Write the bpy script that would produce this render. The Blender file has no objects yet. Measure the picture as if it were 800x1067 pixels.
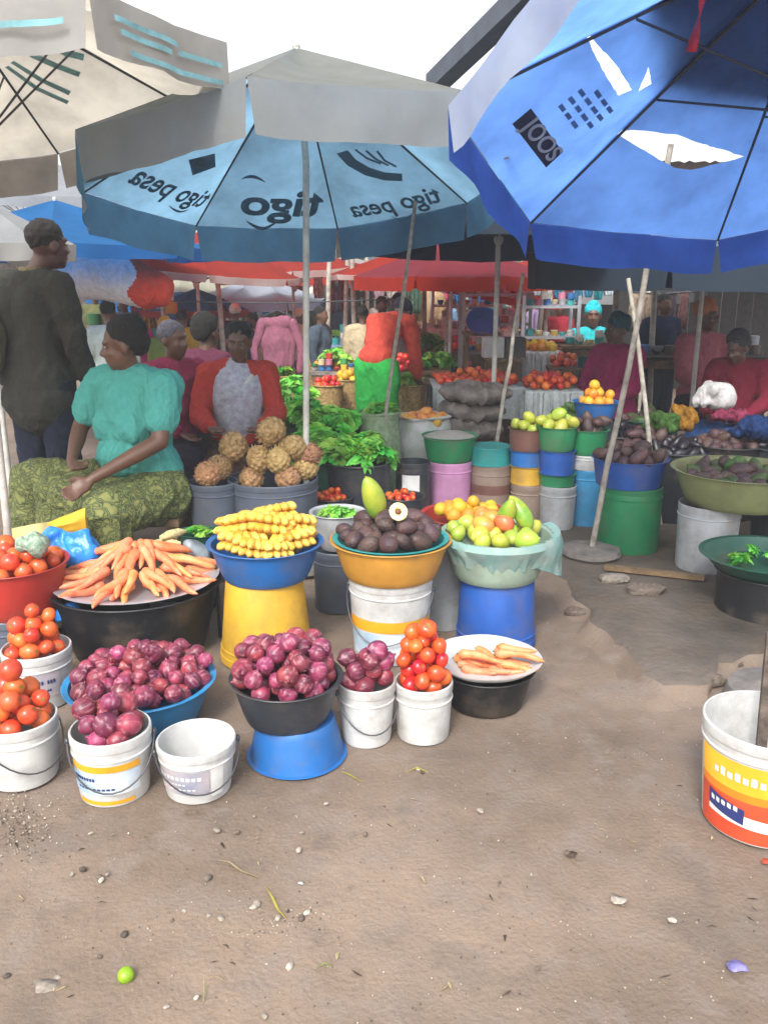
import bpy, bmesh, math, random
from mathutils import Vector, Matrix, Quaternion, noise, geometry
random.seed(7)
R = math.radians
S = bpy.context.scene
COL = S.collection
TH = R(15.1); CT, ST = math.cos(TH), math.sin(TH); CAMZ = 1.55; F = 900.0

# ---------------------------------------------------------------- measuring helpers (photo pixels -> metres)
def ray(px, py):
    u = (px-400)/F; v = (533.5-py)/F
    return Vector((u, CT+v*ST, -ST+v*CT))
def at(px, py, z=0.0):
    d = ray(px, py); t = (z-CAMZ)/d.z
    return Vector((0, 0, CAMZ))+d*t
def pt(px, py, Y):
    d = ray(px, py)
    return Vector((0, 0, CAMZ))+d*(Y/d.y)
def depth(p): return p.y*CT-(p.z-CAMZ)*ST
def z_at(py, Y): return pt(400, py, Y).z
def x_at(px, Y, z): return (px-400)/F*(Y*CT-(z-CAMZ)*ST)

# ---------------------------------------------------------------- materials
def lin(h):
    h = h.lstrip('#'); o = []
    for i in (0, 2, 4):
        c = int(h[i:i+2], 16)/255
        o.append(c/12.92 if c <= .04045 else ((c+.055)/1.055)**2.4)
    return o
_M = {}
def mat(name, col, rough=.5, var=.15, scale=12, bump=0.0, bscale=60, rnd=0.0, hue=0.0, sss=0.0, transl=0.0, col2=None, dirt=0.0, metal=0.0, spec=.5, coat=0.0):
    """procedural: noise-mottled colour (object space), bump, per-object variation"""
    if name in _M: return _M[name]
    m = bpy.data.materials.new(name); m.use_nodes = True
    nt = m.node_tree; N = nt.nodes; L = nt.links
    b = N['Principled BSDF']; out = N['Material Output']
    c = lin(col) if isinstance(col, str) else list(col)
    tc = N.new('ShaderNodeTexCoord'); nz = N.new('ShaderNodeTexNoise')
    nz.inputs['Scale'].default_value = scale; nz.inputs['Detail'].default_value = 5; nz.inputs['Roughness'].default_value = .6
    oi = N.new('ShaderNodeObjectInfo')
    add = N.new('ShaderNodeVectorMath'); add.operation = 'ADD'
    sc = N.new('ShaderNodeVectorMath'); sc.operation = 'SCALE'; sc.inputs[0].default_value = (37, 17, 53)
    L.new(oi.outputs['Random'], sc.inputs['Scale']); L.new(tc.outputs['Object'], add.inputs[0]); L.new(sc.outputs[0], add.inputs[1])
    L.new(add.outputs[0], nz.inputs['Vector'])
    mx = N.new('ShaderNodeMix'); mx.data_type = 'RGBA'
    c2 = lin(col2) if col2 else [max(0, x*(1-var*2)) for x in c]
    c1 = c if col2 else [min(1, x*(1+var*.6)) for x in c]
    rp = N.new('ShaderNodeValToRGB'); rp.color_ramp.elements[0].position = .33; rp.color_ramp.elements[1].position = .67
    L.new(nz.outputs['Fac'], rp.inputs[0]); L.new(rp.outputs[0], mx.inputs[0])
    mx.inputs[6].default_value = (*c2, 1); mx.inputs[7].default_value = (*c1, 1)
    col_out = mx.outputs[2]
    if rnd or hue:
        hs = N.new('ShaderNodeHueSaturation')
        a = N.new('ShaderNodeMapRange'); a.inputs[3].default_value = 1-rnd; a.inputs[4].default_value = 1+rnd
        L.new(oi.outputs['Random'], a.inputs[0]); L.new(a.outputs[0], hs.inputs['Value'])
        h1 = N.new('ShaderNodeMath'); h1.operation = 'MULTIPLY'; h1.inputs[1].default_value = 7.31
        h2 = N.new('ShaderNodeMath'); h2.operation = 'FRACT'
        a2 = N.new('ShaderNodeMapRange'); a2.inputs[3].default_value = .5-hue; a2.inputs[4].default_value = .5+hue
        L.new(oi.outputs['Random'], h1.inputs[0]); L.new(h1.outputs[0], h2.inputs[0]); L.new(h2.outputs[0], a2.inputs[0]); L.new(a2.outputs[0], hs.inputs['Hue'])
        L.new(col_out, hs.inputs['Color']); col_out = hs.outputs[0]
    if dirt:
        dn = N.new('ShaderNodeTexNoise'); dn.inputs['Scale'].default_value = 5; dn.inputs['Detail'].default_value = 8; dn.inputs['Roughness'].default_value = .7
        L.new(add.outputs[0], dn.inputs['Vector'])
        dr = N.new('ShaderNodeValToRGB'); dr.color_ramp.elements[0].position = .5; dr.color_ramp.elements[1].position = .75
        dr.color_ramp.elements[1].color = (dirt, dirt, dirt, 1)
        L.new(dn.outputs['Fac'], dr.inputs[0])
        dm = N.new('ShaderNodeMix'); dm.data_type = 'RGBA'; L.new(dr.outputs[0], dm.inputs[0]); L.new(col_out, dm.inputs[6]); dm.inputs[7].default_value = (.13, .095, .065, 1)
        col_out = dm.outputs[2]
    L.new(col_out, b.inputs['Base Color'])
    b.inputs['Roughness'].default_value = rough; b.inputs['Metallic'].default_value = metal
    b.inputs['Specular IOR Level'].default_value = spec; b.inputs['Coat Weight'].default_value = coat
    if sss:
        b.inputs['Subsurface Weight'].default_value = sss; b.inputs['Subsurface Radius'].default_value = (.02, .01, .006); b.inputs['Subsurface Scale'].default_value = .5
    if bump:
        bn = N.new('ShaderNodeTexNoise'); bn.inputs['Scale'].default_value = bscale; bn.inputs['Detail'].default_value = 6
        L.new(add.outputs[0], bn.inputs['Vector'])
        bp = N.new('ShaderNodeBump'); bp.inputs['Strength'].default_value = bump; bp.inputs['Distance'].default_value = .01
        L.new(bn.outputs['Fac'], bp.inputs['Height']); L.new(bp.outputs[0], b.inputs['Normal'])
    if transl:
        tr = N.new('ShaderNodeBsdfTranslucent'); L.new(col_out, tr.inputs['Color'])
        ms = N.new('ShaderNodeMixShader'); ms.inputs[0].default_value = transl
        L.new(b.outputs[0], ms.inputs[1]); L.new(tr.outputs[0], ms.inputs[2]); L.new(ms.outputs[0], out.inputs['Surface'])
    _M[name] = m
    return m
def pl(name, col, rough=.5, **k):      # plastic
    k.setdefault('var', .12); k.setdefault('dirt', .6); k.setdefault('bump', .1); k.setdefault('bscale', 25)
    return mat(name, col, rough, scale=6, **k)
def cloth(name, col, **k):
    if name in _M: return _M[name]
    k.setdefault('var', .1); k.setdefault('bump', .6); k.setdefault('bscale', 22); k.setdefault('spec', .12)
    m = mat(name, col, .92, scale=30, **k)
    nt = m.node_tree; N = nt.nodes; L = nt.links; b = N['Principled BSDF']      # long soft creases over the fine noise
    tc = N.new('ShaderNodeTexCoord'); mp = N.new('ShaderNodeMapping'); mp.inputs['Scale'].default_value = (6, 6, 2.4); mp.inputs['Rotation'].default_value = (.3, .35, .2)
    n = N.new('ShaderNodeTexNoise'); n.inputs['Scale'].default_value = 1; n.inputs['Detail'].default_value = 3; n.inputs['Distortion'].default_value = 1.6
    r = N.new('ShaderNodeValToRGB'); e = r.color_ramp.elements; e[0].position = .38; e[1].position = .62; x = e.new(.5); x.color = (.15, .15, .15, 1); e[0].color = (1, 1, 1, 1); e[2].color = (1, 1, 1, 1)
    bp = N.new('ShaderNodeBump'); bp.inputs['Strength'].default_value = .35; bp.inputs['Distance'].default_value = .02
    L.new(tc.outputs['Object'], mp.inputs[0]); L.new(mp.outputs[0], n.inputs['Vector']); L.new(n.outputs['Fac'], r.inputs[0]); L.new(r.outputs[0], bp.inputs['Height'])
    if b.inputs['Normal'].links: L.new(b.inputs['Normal'].links[0].from_socket, bp.inputs['Normal'])
    L.new(bp.outputs[0], b.inputs['Normal']); return m
def two_sided(name, inside, outside, transl=.45, scale=3.5):
    """umbrella fabric in two tones: inside / outside colour chosen by the face side of the cloth"""
    m = mat(name, inside, .8, var=.16, scale=scale, bump=.8, bscale=6, transl=transl, spec=.2)
    nt = m.node_tree; N = nt.nodes; L = nt.links
    g = N.new('ShaderNodeNewGeometry'); mx = N.new('ShaderNodeMix'); mx.data_type = 'RGBA'
    b = N['Principled BSDF']; src = b.inputs['Base Color'].links[0].from_socket
    n2 = N.new('ShaderNodeTexNoise'); n2.inputs['Scale'].default_value = 6; n2.inputs['Detail'].default_value = 7
    tc = N.new('ShaderNodeTexCoord'); L.new(tc.outputs['Object'], n2.inputs['Vector'])
    o = N.new('ShaderNodeMix'); o.data_type = 'RGBA'; c = lin(outside)
    o.inputs[6].default_value = (*[x*.66 for x in c], 1); o.inputs[7].default_value = (*c, 1); L.new(n2.outputs['Fac'], o.inputs[0])
    L.new(g.outputs['Backfacing'], mx.inputs[0]); L.new(src, mx.inputs[7]); L.new(o.outputs[2], mx.inputs[6])
    L.new(mx.outputs[2], b.inputs['Base Color'])
    return m

# ---------------------------------------------------------------- mesh builder
class MB:
    def __init__(s): s.v = []; s.f = []; s.m = []
    def add(s, vs, fs, mi=0):
        o = len(s.v); s.v += [tuple(v) for v in vs]; s.f += [tuple(i+o for i in f) for f in fs]; s.m += [mi]*len(fs); return s
    def revolve(s, prof, seg=40, c=(0, 0, 0), mi=0, a0=0, a1=2*math.pi, close=True, wob=0, seed=0):
        c = Vector(c); full = abs(a1-a0-2*math.pi) < 1e-4; n = seg if full else seg+1; vs = []
        for (r, z) in prof:
            for i in range(n):
                a = a0+(a1-a0)*i/seg
                rr = r*(1+wob*math.sin(3*a+seed)+wob*.6*math.sin(7*a+2*seed)) if wob else r
                vs.append((c.x+rr*math.cos(a), c.y+rr*math.sin(a), c.z+z+(wob*.25*r*math.sin(5*a+seed) if wob else 0)))
        fs = []
        for j in range(len(prof)-1):
            for i in range(seg):
                k = (i+1) % n if full else i+1
                fs.append((j*n+i, j*n+k, (j+1)*n+k, (j+1)*n+i))
        if close and full:
            if prof[0][0] > 1e-5: fs.append(tuple(range(n))[::-1])
            if prof[-1][0] > 1e-5: fs.append(tuple((len(prof)-1)*n+i for i in range(n)))
        return s.add(vs, fs, mi)
    def tube(s, pts, rad, seg=8, mi=0, cap=True, flat=1.0):
        pts = [Vector(p) for p in pts]; n = len(pts)
        rad = rad if isinstance(rad, (list, tuple)) else [rad]*n
        vs = []; up = None
        for i, p in enumerate(pts):
            t = (pts[min(i+1, n-1)]-pts[max(i-1, 0)]).normalized()
            if up is None:
                up = t.orthogonal().normalized()
            up = (up-t*up.dot(t)); up = up.normalized() if up.length > 1e-5 else t.orthogonal().normalized()
            sd = t.cross(up)
            for k in range(seg):
                a = 2*math.pi*k/seg
                vs.append(p+(up*math.cos(a)*flat+sd*math.sin(a))*rad[i])
        fs = [(j*seg+i, j*seg+(i+1) % seg, (j+1)*seg+(i+1) % seg, (j+1)*seg+i) for j in range(n-1) for i in range(seg)]
        if cap: fs += [tuple(range(seg))[::-1], tuple((n-1)*seg+i for i in range(seg))]
        return s.add(vs, fs, mi)
    def box(s, c, d, rot=None, mi=0):
        c = Vector(c); vs = []
        for x in (-.5, .5):
            for y in (-.5, .5):
                for z in (-.5, .5):
                    v = Vector((x*d[0], y*d[1], z*d[2]))
                    if rot is not None: v = rot @ v
                    vs.append(c+v)
        return s.add(vs, [(0, 1, 3, 2), (4, 6, 7, 5), (0, 4, 5, 1), (2, 3, 7, 6), (0, 2, 6, 4), (1, 5, 7, 3)], mi)
    def ell(s, c, r, rot=None, u=16, w=10, mi=0, disp=None):
        c = Vector(c); vs = []; fs = []
        r = (r, r, r) if not isinstance(r, (tuple, list)) else r
        def P(a, b):
            n = Vector((math.cos(b)*math.cos(a), math.cos(b)*math.sin(a), math.sin(b)))
            k = 1+(disp(n) if disp else 0)
            v = Vector((n.x*r[0], n.y*r[1], n.z*r[2]))*k
            if rot is not None: v = rot @ v
            return c+v
        vs.append(P(0, -math.pi/2))
        for j in range(1, w):
            for i in range(u): vs.append(P(2*math.pi*i/u, -math.pi/2+math.pi*j/w))
        vs.append(P(0, math.pi/2))
        for i in range(u): fs.append((0, 1+(i+1) % u, 1+i))
        for j in range(w-2):
            for i in range(u):
                a = 1+j*u+i; b = 1+j*u+(i+1) % u; fs.append((a, b, b+u, a+u))
        t = len(vs)-1; o = 1+(w-2)*u
        for i in range(u): fs.append((o+i, o+(i+1) % u, t))
        return s.add(vs, fs, mi)
    def cap(s, p1, r1, p2, r2, u=14):      # tapered limb piece, closed
        p1, p2 = Vector(p1), Vector(p2); s.ell(p1, r1, u=u, w=8); s.ell(p2, r2, u=u, w=8)
        n = 4; s.tube([p1.lerp(p2, i/n) for i in range(n+1)], [r1+(r2-r1)*i/n for i in range(n+1)], seg=u)
        return s
    def mesh(s, name, mats=None, smooth=True, ang=40):
        me = bpy.data.meshes.new(name); me.from_pydata(s.v, [], s.f)
        for m in (mats if isinstance(mats, (list, tuple)) else [mats]) if mats else []: me.materials.append(m)
        me.polygons.foreach_set('material_index', s.m)
        me.polygons.foreach_set('use_smooth', [smooth]*len(s.f)); me.update(); me.validate()
        if smooth: me.set_sharp_from_angle(angle=R(ang))
        return me
    def build(s, name, mats, parent=None, loc=None, **k):
        return link(name, s.mesh(name, mats, **k), parent, loc)
def link(name, me, parent=None, loc=None):
    o = bpy.data.objects.new(name, me); COL.objects.link(o)
    if parent: o.parent = parent
    if loc is not None: o.location = loc
    return o
def tag(o, label=None, cat=None, group=None, kind=None):
    for k, v in (('label', label), ('category', cat), ('group', group), ('kind', kind)):
        if v: o[k] = v
    return o
def thing(name, label, cat, loc=(0, 0, 0), rz=0, group=None):
    o = bpy.data.objects.new(name, None); COL.objects.link(o); o.empty_display_size = .1
    o.location = loc; o.rotation_euler = (0, 0, rz); return tag(o, label, cat, group)
def copy_tree(o, parent=None):
    c = o.copy(); COL.objects.link(c); c.parent = parent
    for ch in [x for x in KIDS.get(o.name, [])]:
        copy_tree(ch, c)
    return c
KIDS = {}
def index_kids():
    KIDS.clear()
    for x in COL.objects:
        if x.parent: KIDS.setdefault(x.parent.name, []).append(x)

# ---------------------------------------------------------------- render settings, camera, light
cam = bpy.data.objects.new('camera', bpy.data.cameras.new('camera')); COL.objects.link(cam); S.camera = cam
cam.data.sensor_fit = 'VERTICAL'; cam.data.sensor_height = 24; cam.data.lens = 24*F/1067
cam.data.clip_end = 2000; cam.data.clip_start = .05
cam.location = (0, 0, CAMZ); cam.rotation_euler = (math.pi/2-TH, 0, 0)
S.view_settings.view_transform = 'Standard'; S.view_settings.look = 'None'; S.view_settings.gamma = 1
S.view_settings.exposure = EXPO if 'EXPO' in globals() else 1.0
S.render.engine = 'CYCLES'
try: S.cycles.use_denoising = True
except Exception: pass
S.cycles.max_bounces = 8; S.cycles.transmission_bounces = 8; S.cycles.transparent_max_bounces = 8

W = bpy.data.worlds.new('World'); S.world = W; W.use_nodes = True
N = W.node_tree.nodes; L = W.node_tree.links; bg = N['Background']
sky = N.new('ShaderNodeTexSky'); sky.sky_type = 'NISHITA'; sky.sun_disc = False
SUN_EL, SUN_AZ = R(44), R(196)
sky.sun_elevation = SUN_EL; sky.sun_rotation = SUN_AZ; sky.air_density = 1.4; sky.dust_density = 4
hs = N.new('ShaderNodeHueSaturation'); hs.inputs['Saturation'].default_value = .22; hs.inputs['Value'].default_value = 1.0
# thin overcast: broken cloud brightness over the desaturated sky
nz = N.new('ShaderNodeTexNoise'); nz.inputs['Scale'].default_value = 2.2; nz.inputs['Detail'].default_value = 6
tc = N.new('ShaderNodeTexCoord'); L.new(tc.outputs['Generated'], nz.inputs['Vector'])
mr = N.new('ShaderNodeMapRange'); mr.inputs[1].default_value = .3; mr.inputs[2].default_value = .7; mr.inputs[3].default_value = 1.0; mr.inputs[4].default_value = 1.5
L.new(nz.outputs['Fac'], mr.inputs[0]); L.new(mr.outputs[0], hs.inputs['Value'])
L.new(sky.outputs[0], hs.inputs['Color']); L.new(hs.outputs[0], bg.inputs['Color']); bg.inputs['Strength'].default_value = .15
sl = bpy.data.lights.new('sun', 'SUN'); sl.energy = 1.5; sl.angle = R(10); sl.color = (1, .97, .92)
so = bpy.data.objects.new('sun', sl); COL.objects.link(so)
sd = Vector((math.sin(SUN_AZ)*math.cos(SUN_EL), math.cos(SUN_AZ)*math.cos(SUN_EL), math.sin(SUN_EL)))
so.rotation_euler = sd.to_track_quat('Z', 'Y').to_euler(); so.location = (0, 0, 30)

# ---------------------------------------------------------------- ground
def dent(x, y, rr=random.Random(3), L=[]):
    if not L:
        for _ in range(70): L.append((rr.uniform(-1.4, 1.6), rr.uniform(.7, 3.4), rr.uniform(0, 3.14), rr.uniform(.07, .13)))
    d = 0
    for (cx, cy, a, l) in L:
        if abs(x-cx) > .16 or abs(y-cy) > .16: continue
        u = ((x-cx)*math.cos(a)+(y-cy)*math.sin(a))/l; v = (-(x-cx)*math.sin(a)+(y-cy)*math.cos(a))/(l*.42); q = u*u+v*v
        if q < 1.8: d += -.006*(1-q)*(1 if q < 1 else .35)
    return d
def ground():
    m = mat('dirt', '#806f60', .95, var=.2, scale=1.3, bump=.5, bscale=70, spec=.15)
    nt = m.node_tree; N = nt.nodes; L = nt.links; b = N['Principled BSDF']; src = b.inputs['Base Color'].links[0].from_socket
    tc = N.new('ShaderNodeTexCoord')
    def noise_mix(src, scale, lo, hi, colr, amt, det=8):
        n = N.new('ShaderNodeTexNoise'); n.inputs['Scale'].default_value = scale; n.inputs['Detail'].default_value = det; n.inputs['Roughness'].default_value = .65
        L.new(tc.outputs['Object'], n.inputs['Vector'])
        r = N.new('ShaderNodeValToRGB'); r.color_ramp.elements[0].position = lo; r.color_ramp.elements[1].position = hi
        r.color_ramp.elements[1].color = (amt, amt, amt, 1); L.new(n.outputs['Fac'], r.inputs[0])
        x = N.new('ShaderNodeMix'); x.data_type = 'RGBA'; L.new(r.outputs[0], x.inputs[0]); L.new(src, x.inputs[6]); x.inputs[7].default_value = (*colr, 1)
        return x.outputs[2]
    c = noise_mix(src, .9, .42, .66, (.25, .19, .145), .7)
    c = noise_mix(c, 2.7, .5, .7, (.17, .13, .105), .6)
    c = noise_mix(c, 14, .55, .72, (.13, .10, .085), .6)
    c = noise_mix(c, 6, .5, .62, (.21, .17, .145), .55)
    c = noise_mix(c, 60, .62, .72, (.3, .26, .22), .35, 3)
    c = noise_mix(c, 120, .64, .72, (.1, .08, .065), .45, 2)
    c = noise_mix(c, .55, .5, .6, (.12, .095, .075), .35, 10)
    c = noise_mix(c, 1.7, .56, .6, (.12, .10, .085), .35, 12)
    L.new(c, b.inputs['Base Color'])
    ys = []; y = -6
    while y < 9: ys.append(y); y += .03 if 0.4 < y < 3.6 else .06 if y > .4 else .5
    while y < 400: ys.append(y); y *= 1.18
    xs = [i*.035 for i in range(-72, 73)]
    k = 2.6
    while k < 300: xs = [-k]+xs+[k]; k *= 1.3
    vs = []
    for y in ys:
        for x in xs:
            z = -.006
            if abs(x) < 4 and 0 < y < 9:
                z += .011*noise.noise(Vector((x*2.1, y*2.1, 0)))*(1 if y < 2.6 else .5)+.005*noise.noise(Vector((x*5, y*4, 7)))+.0035*noise.noise(Vector((x*9, y*9, 3)))
                z += .012*noise.noise(Vector((x*.8, y*.8, 9)))*(1 if y < 2.3 else 0.3)
                z += dent(x, y)
            vs.append((x, y, z))
    n = len(xs)
    fs = [(j*n+i, j*n+i+1, (j+1)*n+i+1, (j+1)*n+i) for j in range(len(ys)-1) for i in range(n-1)]
    tag(MB().add(vs, fs).build('ground', m, ang=180), kind='structure')
ground()

def slab():
    m = mat('concrete', '#60574f', .95, var=.3, scale=1.6, bump=1.0, bscale=30, dirt=.85, spec=.15)
    pts = [(575, 585), (598, 618), (618, 640), (640, 662), (668, 690), (690, 708), (722, 706), (742, 700), (746, 684), (790, 672), (850, 668)]
    edge = []
    P = [at(a, b, .075) for a, b in pts]
    for a, b in zip(P[:-1], P[1:]):
        n = max(2, int((b-a).length/.05))
        for i in range(n): edge.append(a.lerp(b, i/n))
    edge.append(P[-1])
    e2 = []
    for i, p in enumerate(edge):
        j = Vector((noise.noise(p*9), noise.noise(p*9+Vector((5, 5, 5))), 0))*.035
        j += Vector((noise.noise(p*31), noise.noise(p*31+Vector((5, 5, 5))), 0))*.02
        e2.append(p+j)
    poly = e2+[Vector((7, e2[-1].y, .075)), Vector((7, 7.2, .075)), Vector((.9, 7.2, .075))]
    n = len(poly); ne = len(e2); vs = []; cen = Vector((3, 6, 0))
    for off, z, jt in ((.10, .05, .0), (.05, .047, .01), (.015, .036, .02), (-.02, .012, .03), (-.10, -.001, .05), (-.22, -.03, .05)):
        for i, p in enumerate(poly):
            q = Vector((p.x, p.y, 0)); d = (cen-q).normalized(); a = 1 if i < ne else .2
            w = noise.noise(Vector((p.x*7, p.y*7, z*9)))*jt
            x, y = q.x+d.x*(off*a+w), q.y+d.y*(off*a+w); vs.append((x, y, z+.006*noise.noise(Vector((x*8, y*8, 0)))*(1 if z > 0 else 0)))
    fs = [tuple(range(n))]; mi = [0]
    for k in range(5):
        for i in range(n): fs.append((k*n+i, (k+1)*n+i, (k+1)*n+(i+1) % n, k*n+(i+1) % n)); mi.append(1 if k >= 2 else 0)
    mb = MB().add(vs, fs); mb.m = mi
    tag(mb.build('pavement', [m, mat('dirt', '#806f60')], ang=70), kind='structure')
slab()
SLAB = .05

# ---------------------------------------------------------------- vessels
def vessel(name, label, cat, c, z0, rb, rt, h, m, kind='bucket', inv=False, rim=None, handle=0, bands=(), rimm=None, group=None, seg=48, parts=None, dent=0):
    """bucket / basin: double-walled shell with lip, rings, bail handle; inv = standing on its rim"""
    o = thing(name, label, cat, (c[0], c[1], z0+(h if inv else 0)), 0, group)
    if inv: o.rotation_euler = (math.pi, 0, 0)
    r0, r1 = (rt, rb) if inv else (rb, rt)
    t = .004 if rt > .1 else .003
    mb = MB()
    if kind == 'basin':
        prof = [(0, .004), (r0*.9, .004), (r0, 0), (r0*1.02, .003)]
        for i in range(1, 7):
            f = i/6; prof.append((r0+(r1*.95-r0)*(f**.75), h*.97*f))
        prof += [(r1, h*.975), (r1+.004, h*.985), (r1+.002, h), (r1-.006, h-.002), (r1*.945-t, h*.965)]
        for i in range(5, 0, -1):
            f = i/6; prof.append((r0+(r1*.95-r0)*(f**.75)-t, h*.97*f))
        prof += [(r0*.95, .012), (0, .01)]
    else:
        lp = min(.035, h*.16)
        prof = [(0, .006), (r0*.88, .006), (r0*.9, 0), (r0*.985, 0), (r0, .006), (r0+(r1-r0)*.93*(1-lp*1.9/h), h-lp*1.9)]
        q = lambda z: r0+(r1-r0)*.93*z/h
        prof += [(q(h-lp*1.8)+.004, h-lp*1.8), (q(h-lp*1.8)+.004, h-lp*1.7), (q(h-lp*1.6), h-lp*1.62), (q(h-lp), h-lp), (r1-.001, h-lp*.95), (r1, h-lp*.85), (r1, h-.004), (r1-.003, h), (r1-.007, h-.001), (r1-.008, h-lp)]
        prof += [(r0-t, .012), (0, .011)]
    mb.revolve(prof, seg, close=False)
    body = mb.build('body', m, o, ang=35)
    if dent: 
        for v in body.data.vertices: v.co.x *= 1+dent*noise.noise(v.co*6)
    if handle:
        a0 = handle if isinstance(handle, (int, float)) and handle != 1 else 0.15
        hb = MB(); pts = []; rr = r1+.006; drop = h*.55
        for i in range(17):
            a = math.pi+(math.pi)*i/16
            pts.append((rr*math.cos(a)*1.0, rr*math.sin(a)-.004, h*.84-drop*math.sin(math.pi*i/16)))
        # clamp to the outside of the wall
        pts = [(x, y*(1.0), z) for x, y, z in pts]
        hb.tube(pts, .0028, 6)
        for sx in (-1, 1): hb.ell((sx*(rr), 0, h*.84), (.008, .012, .012), u=10, w=6)
        ho = hb.build('handle', M['wire'] if not parts or 'hm' not in parts else parts['hm'], o); ho.rotation_euler = (0, 0, a0)
    for (z1, z2, bm, a, b_) in bands:      # printed label bands, wrapped 1.5 mm proud of the wall
        q = lambda z: r0+(r1-r0)*.93*z/h+.0015
        lb = MB().revolve([(q(z1*h), z1*h), (q(z2*h), z2*h)], 32, a0=R(a), a1=R(b_), close=False)
        lb.build('label_print', bm, o)
    return o
def solve(px, by, lv, z0=0.0, Y=None):
    """stack of vessels standing at base-front pixel (px, by): lv = [(bottom_w, top_w, top_front_y[, px])] -> [(x, y, z, rb, rt, h)]"""
    out = []; z = z0
    if Y is None:
        P = at(px, by, z0); cy = P.y+lv[0][0]/2*depth(P)/F
    else: cy = Y
    for l in lv:
        bw, tw, ty = l[:3]; p = l[3] if len(l) > 3 else px
        d = cy*CT-(z-CAMZ)*ST; rb = bw/2*d/F; rt = tw/2*d/F
        for _ in range(3):
            zt = z_at(ty, cy-rt); rt = tw/2*(cy*CT-(zt-CAMZ)*ST)/F
        h = max(.03, zt-z)
        out.append((x_at(p, cy, (z+zt)/2), cy, z, rb, rt, h)); z += h
    return out

M = {}
M['wire'] = mat('handle_wire', '#55565a', .4, var=.1, metal=.6)
M['white'] = pl('white_plastic', '#c2c2c0', dirt=.55)
M['white2'] = pl('old_white_plastic', '#a5a8ab', dirt=.7)
M['yellow'] = pl('yellow_plastic', '#c79b2c', dirt=.5)
M['ochre'] = pl('ochre_plastic', '#c08a35', dirt=.5)
M['blue'] = pl('blue_plastic', '#1d62a6')
M['blue2'] = pl('deep_blue_plastic', '#1d4f9c')
M['lblue'] = pl('sky_blue_plastic', '#3f93c4')
M['cyan'] = pl('rim_blue_plastic', '#2f86bd')
M['red'] = pl('red_plastic', '#a52b22')
M['dgrey'] = pl('charcoal_plastic', '#2b2f36', rough=.45)
M['grey'] = pl('slate_plastic', '#565e6b', rough=.45)
M['black'] = pl('black_plastic', '#15161a')
M['green'] = pl('green_plastic', '#1f7a4d')
M['dgreen'] = pl('bottle_green_plastic', '#14483a')
M['teal'] = pl('teal_plastic', '#2a8f8d')
M['pink'] = pl('pink_plastic', '#c48bb4')
M['brown'] = pl('brown_plastic', '#6d4a41')
M['tan'] = pl('taupe_plastic', '#8d7a6e')
M['olive'] = pl('olive_plastic', '#7b7f55')
M['steel'] = mat('brushed_tray', '#c9ced6', .32, var=.1, metal=.55, bump=.05)
M['lab_yel'] = pl('label_yellow', '#d99a1c', dirt=.15); M['lab_blue'] = pl('label_blue', '#8fa9bf', dirt=.15, col2='#d5dadd')
M['lab_grey'] = pl('label_grey', '#6f7c93', dirt=.1, col2='#b9a9a8'); M['lab_org'] = pl('label_orange', '#e07f1c', dirt=.1)
M['lab_red'] = pl('label_red', '#cf4a2a', dirt=.1); M['lab_navy'] = pl('label_navy', '#28336b', dirt=.05); M['lab_white'] = pl('label_white', '#dcdcda', dirt=.1)
M['lab_gold'] = pl('label_gold', '#efb52e', dirt=.1)
M['lab_text'] = mat('label_ink', '#3b3f4a', .6)

V = {}
def put(key, s, name, label, cat, m, **k):
    x, y, z, rb, rt, h = s
    o = vessel(name, label, cat, (x, y), z, rb, rt, h, m, **k); V[key] = (x, y, z, rb, rt, h, o); return o
s = solve(22, 825, [(68, 80, 766)])[0]; put('tomA', s, 'bucket', 'plain white bucket of tomatoes at the left edge, nearest the ground litter', 'bucket', M['white'], handle=.9)
s = solve(41, 742, [(62, 70, 688)])[0]; put('tomB', s, 'bucket', 'white bucket of tomatoes with a printed label, behind the plain one at the left edge', 'bucket', M['white'],
    bands=[(.25, .72, M['lab_grey'], 270, 330)])
ss = solve(17, 702, [(72, 84, 650), (82, 110, 603)])
put('redstand', ss[0], 'bucket', 'grey bucket standing under the large red basin', 'bucket', M['grey'])
put('red', ss[1], 'basin', 'large red basin filled with tomatoes and a netted bag, left edge', 'basin', M['red'], kind='basin')
s = solve(118, 841, [(70, 83, 778)])[0]; put('onA', s, 'bucket', 'white paint bucket with a yellow stripe, holding a few onions', 'bucket', M['white'], handle=.25,
    bands=[(.56, .66, M['lab_yel'], 195, 330), (.2, .54, M['lab_blue'], 200, 330), (.04, .1, M['lab_yel'], 220, 320)])
s = solve(206, 838, [(66, 82, 790)])[0]; put('empty', s, 'bucket', 'empty white bucket with a printed label in the front row', 'bucket', M['white'], handle=.35,
    bands=[(.2, .68, M['lab_grey'], 200, 300), (.12, .7, M['lab_white'], 303, 325)])
s = solve(148, 775, [(108, 154, 744)])[0]; put('onB', s, 'basin', 'wide bright blue basin of red onions behind the two front buckets', 'basin', M['cyan'], kind='basin')
s = solve(145, 698, [(128, 176, 637)])[0]; put('car', s, 'basin', 'big black tub carrying the tray of loose carrots', 'basin', M['black'], kind='basin')
ss = solve(277, 702, [(96, 80, 614), (84, 120, 582)])
put('banst', ss[0], 'bucket', 'upturned yellow bucket under the basin of bananas', 'bucket', M['yellow'], inv=True)
put('ban', ss[1], 'basin', 'blue basin heaped with small bananas', 'basin', M['blue'], kind='basin')
ss = solve(309, 811, [(102, 78, 766), (82, 117, 731, 299)])
put('ongst', ss[0], 'basin', 'upturned bright blue basin under the charcoal basin of onions', 'basin', M['blue'], kind='basin', inv=True)
put('ong', ss[1], 'basin', 'charcoal basin heaped with red onions on a blue base', 'basin', M['dgrey'], kind='basin')
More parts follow.
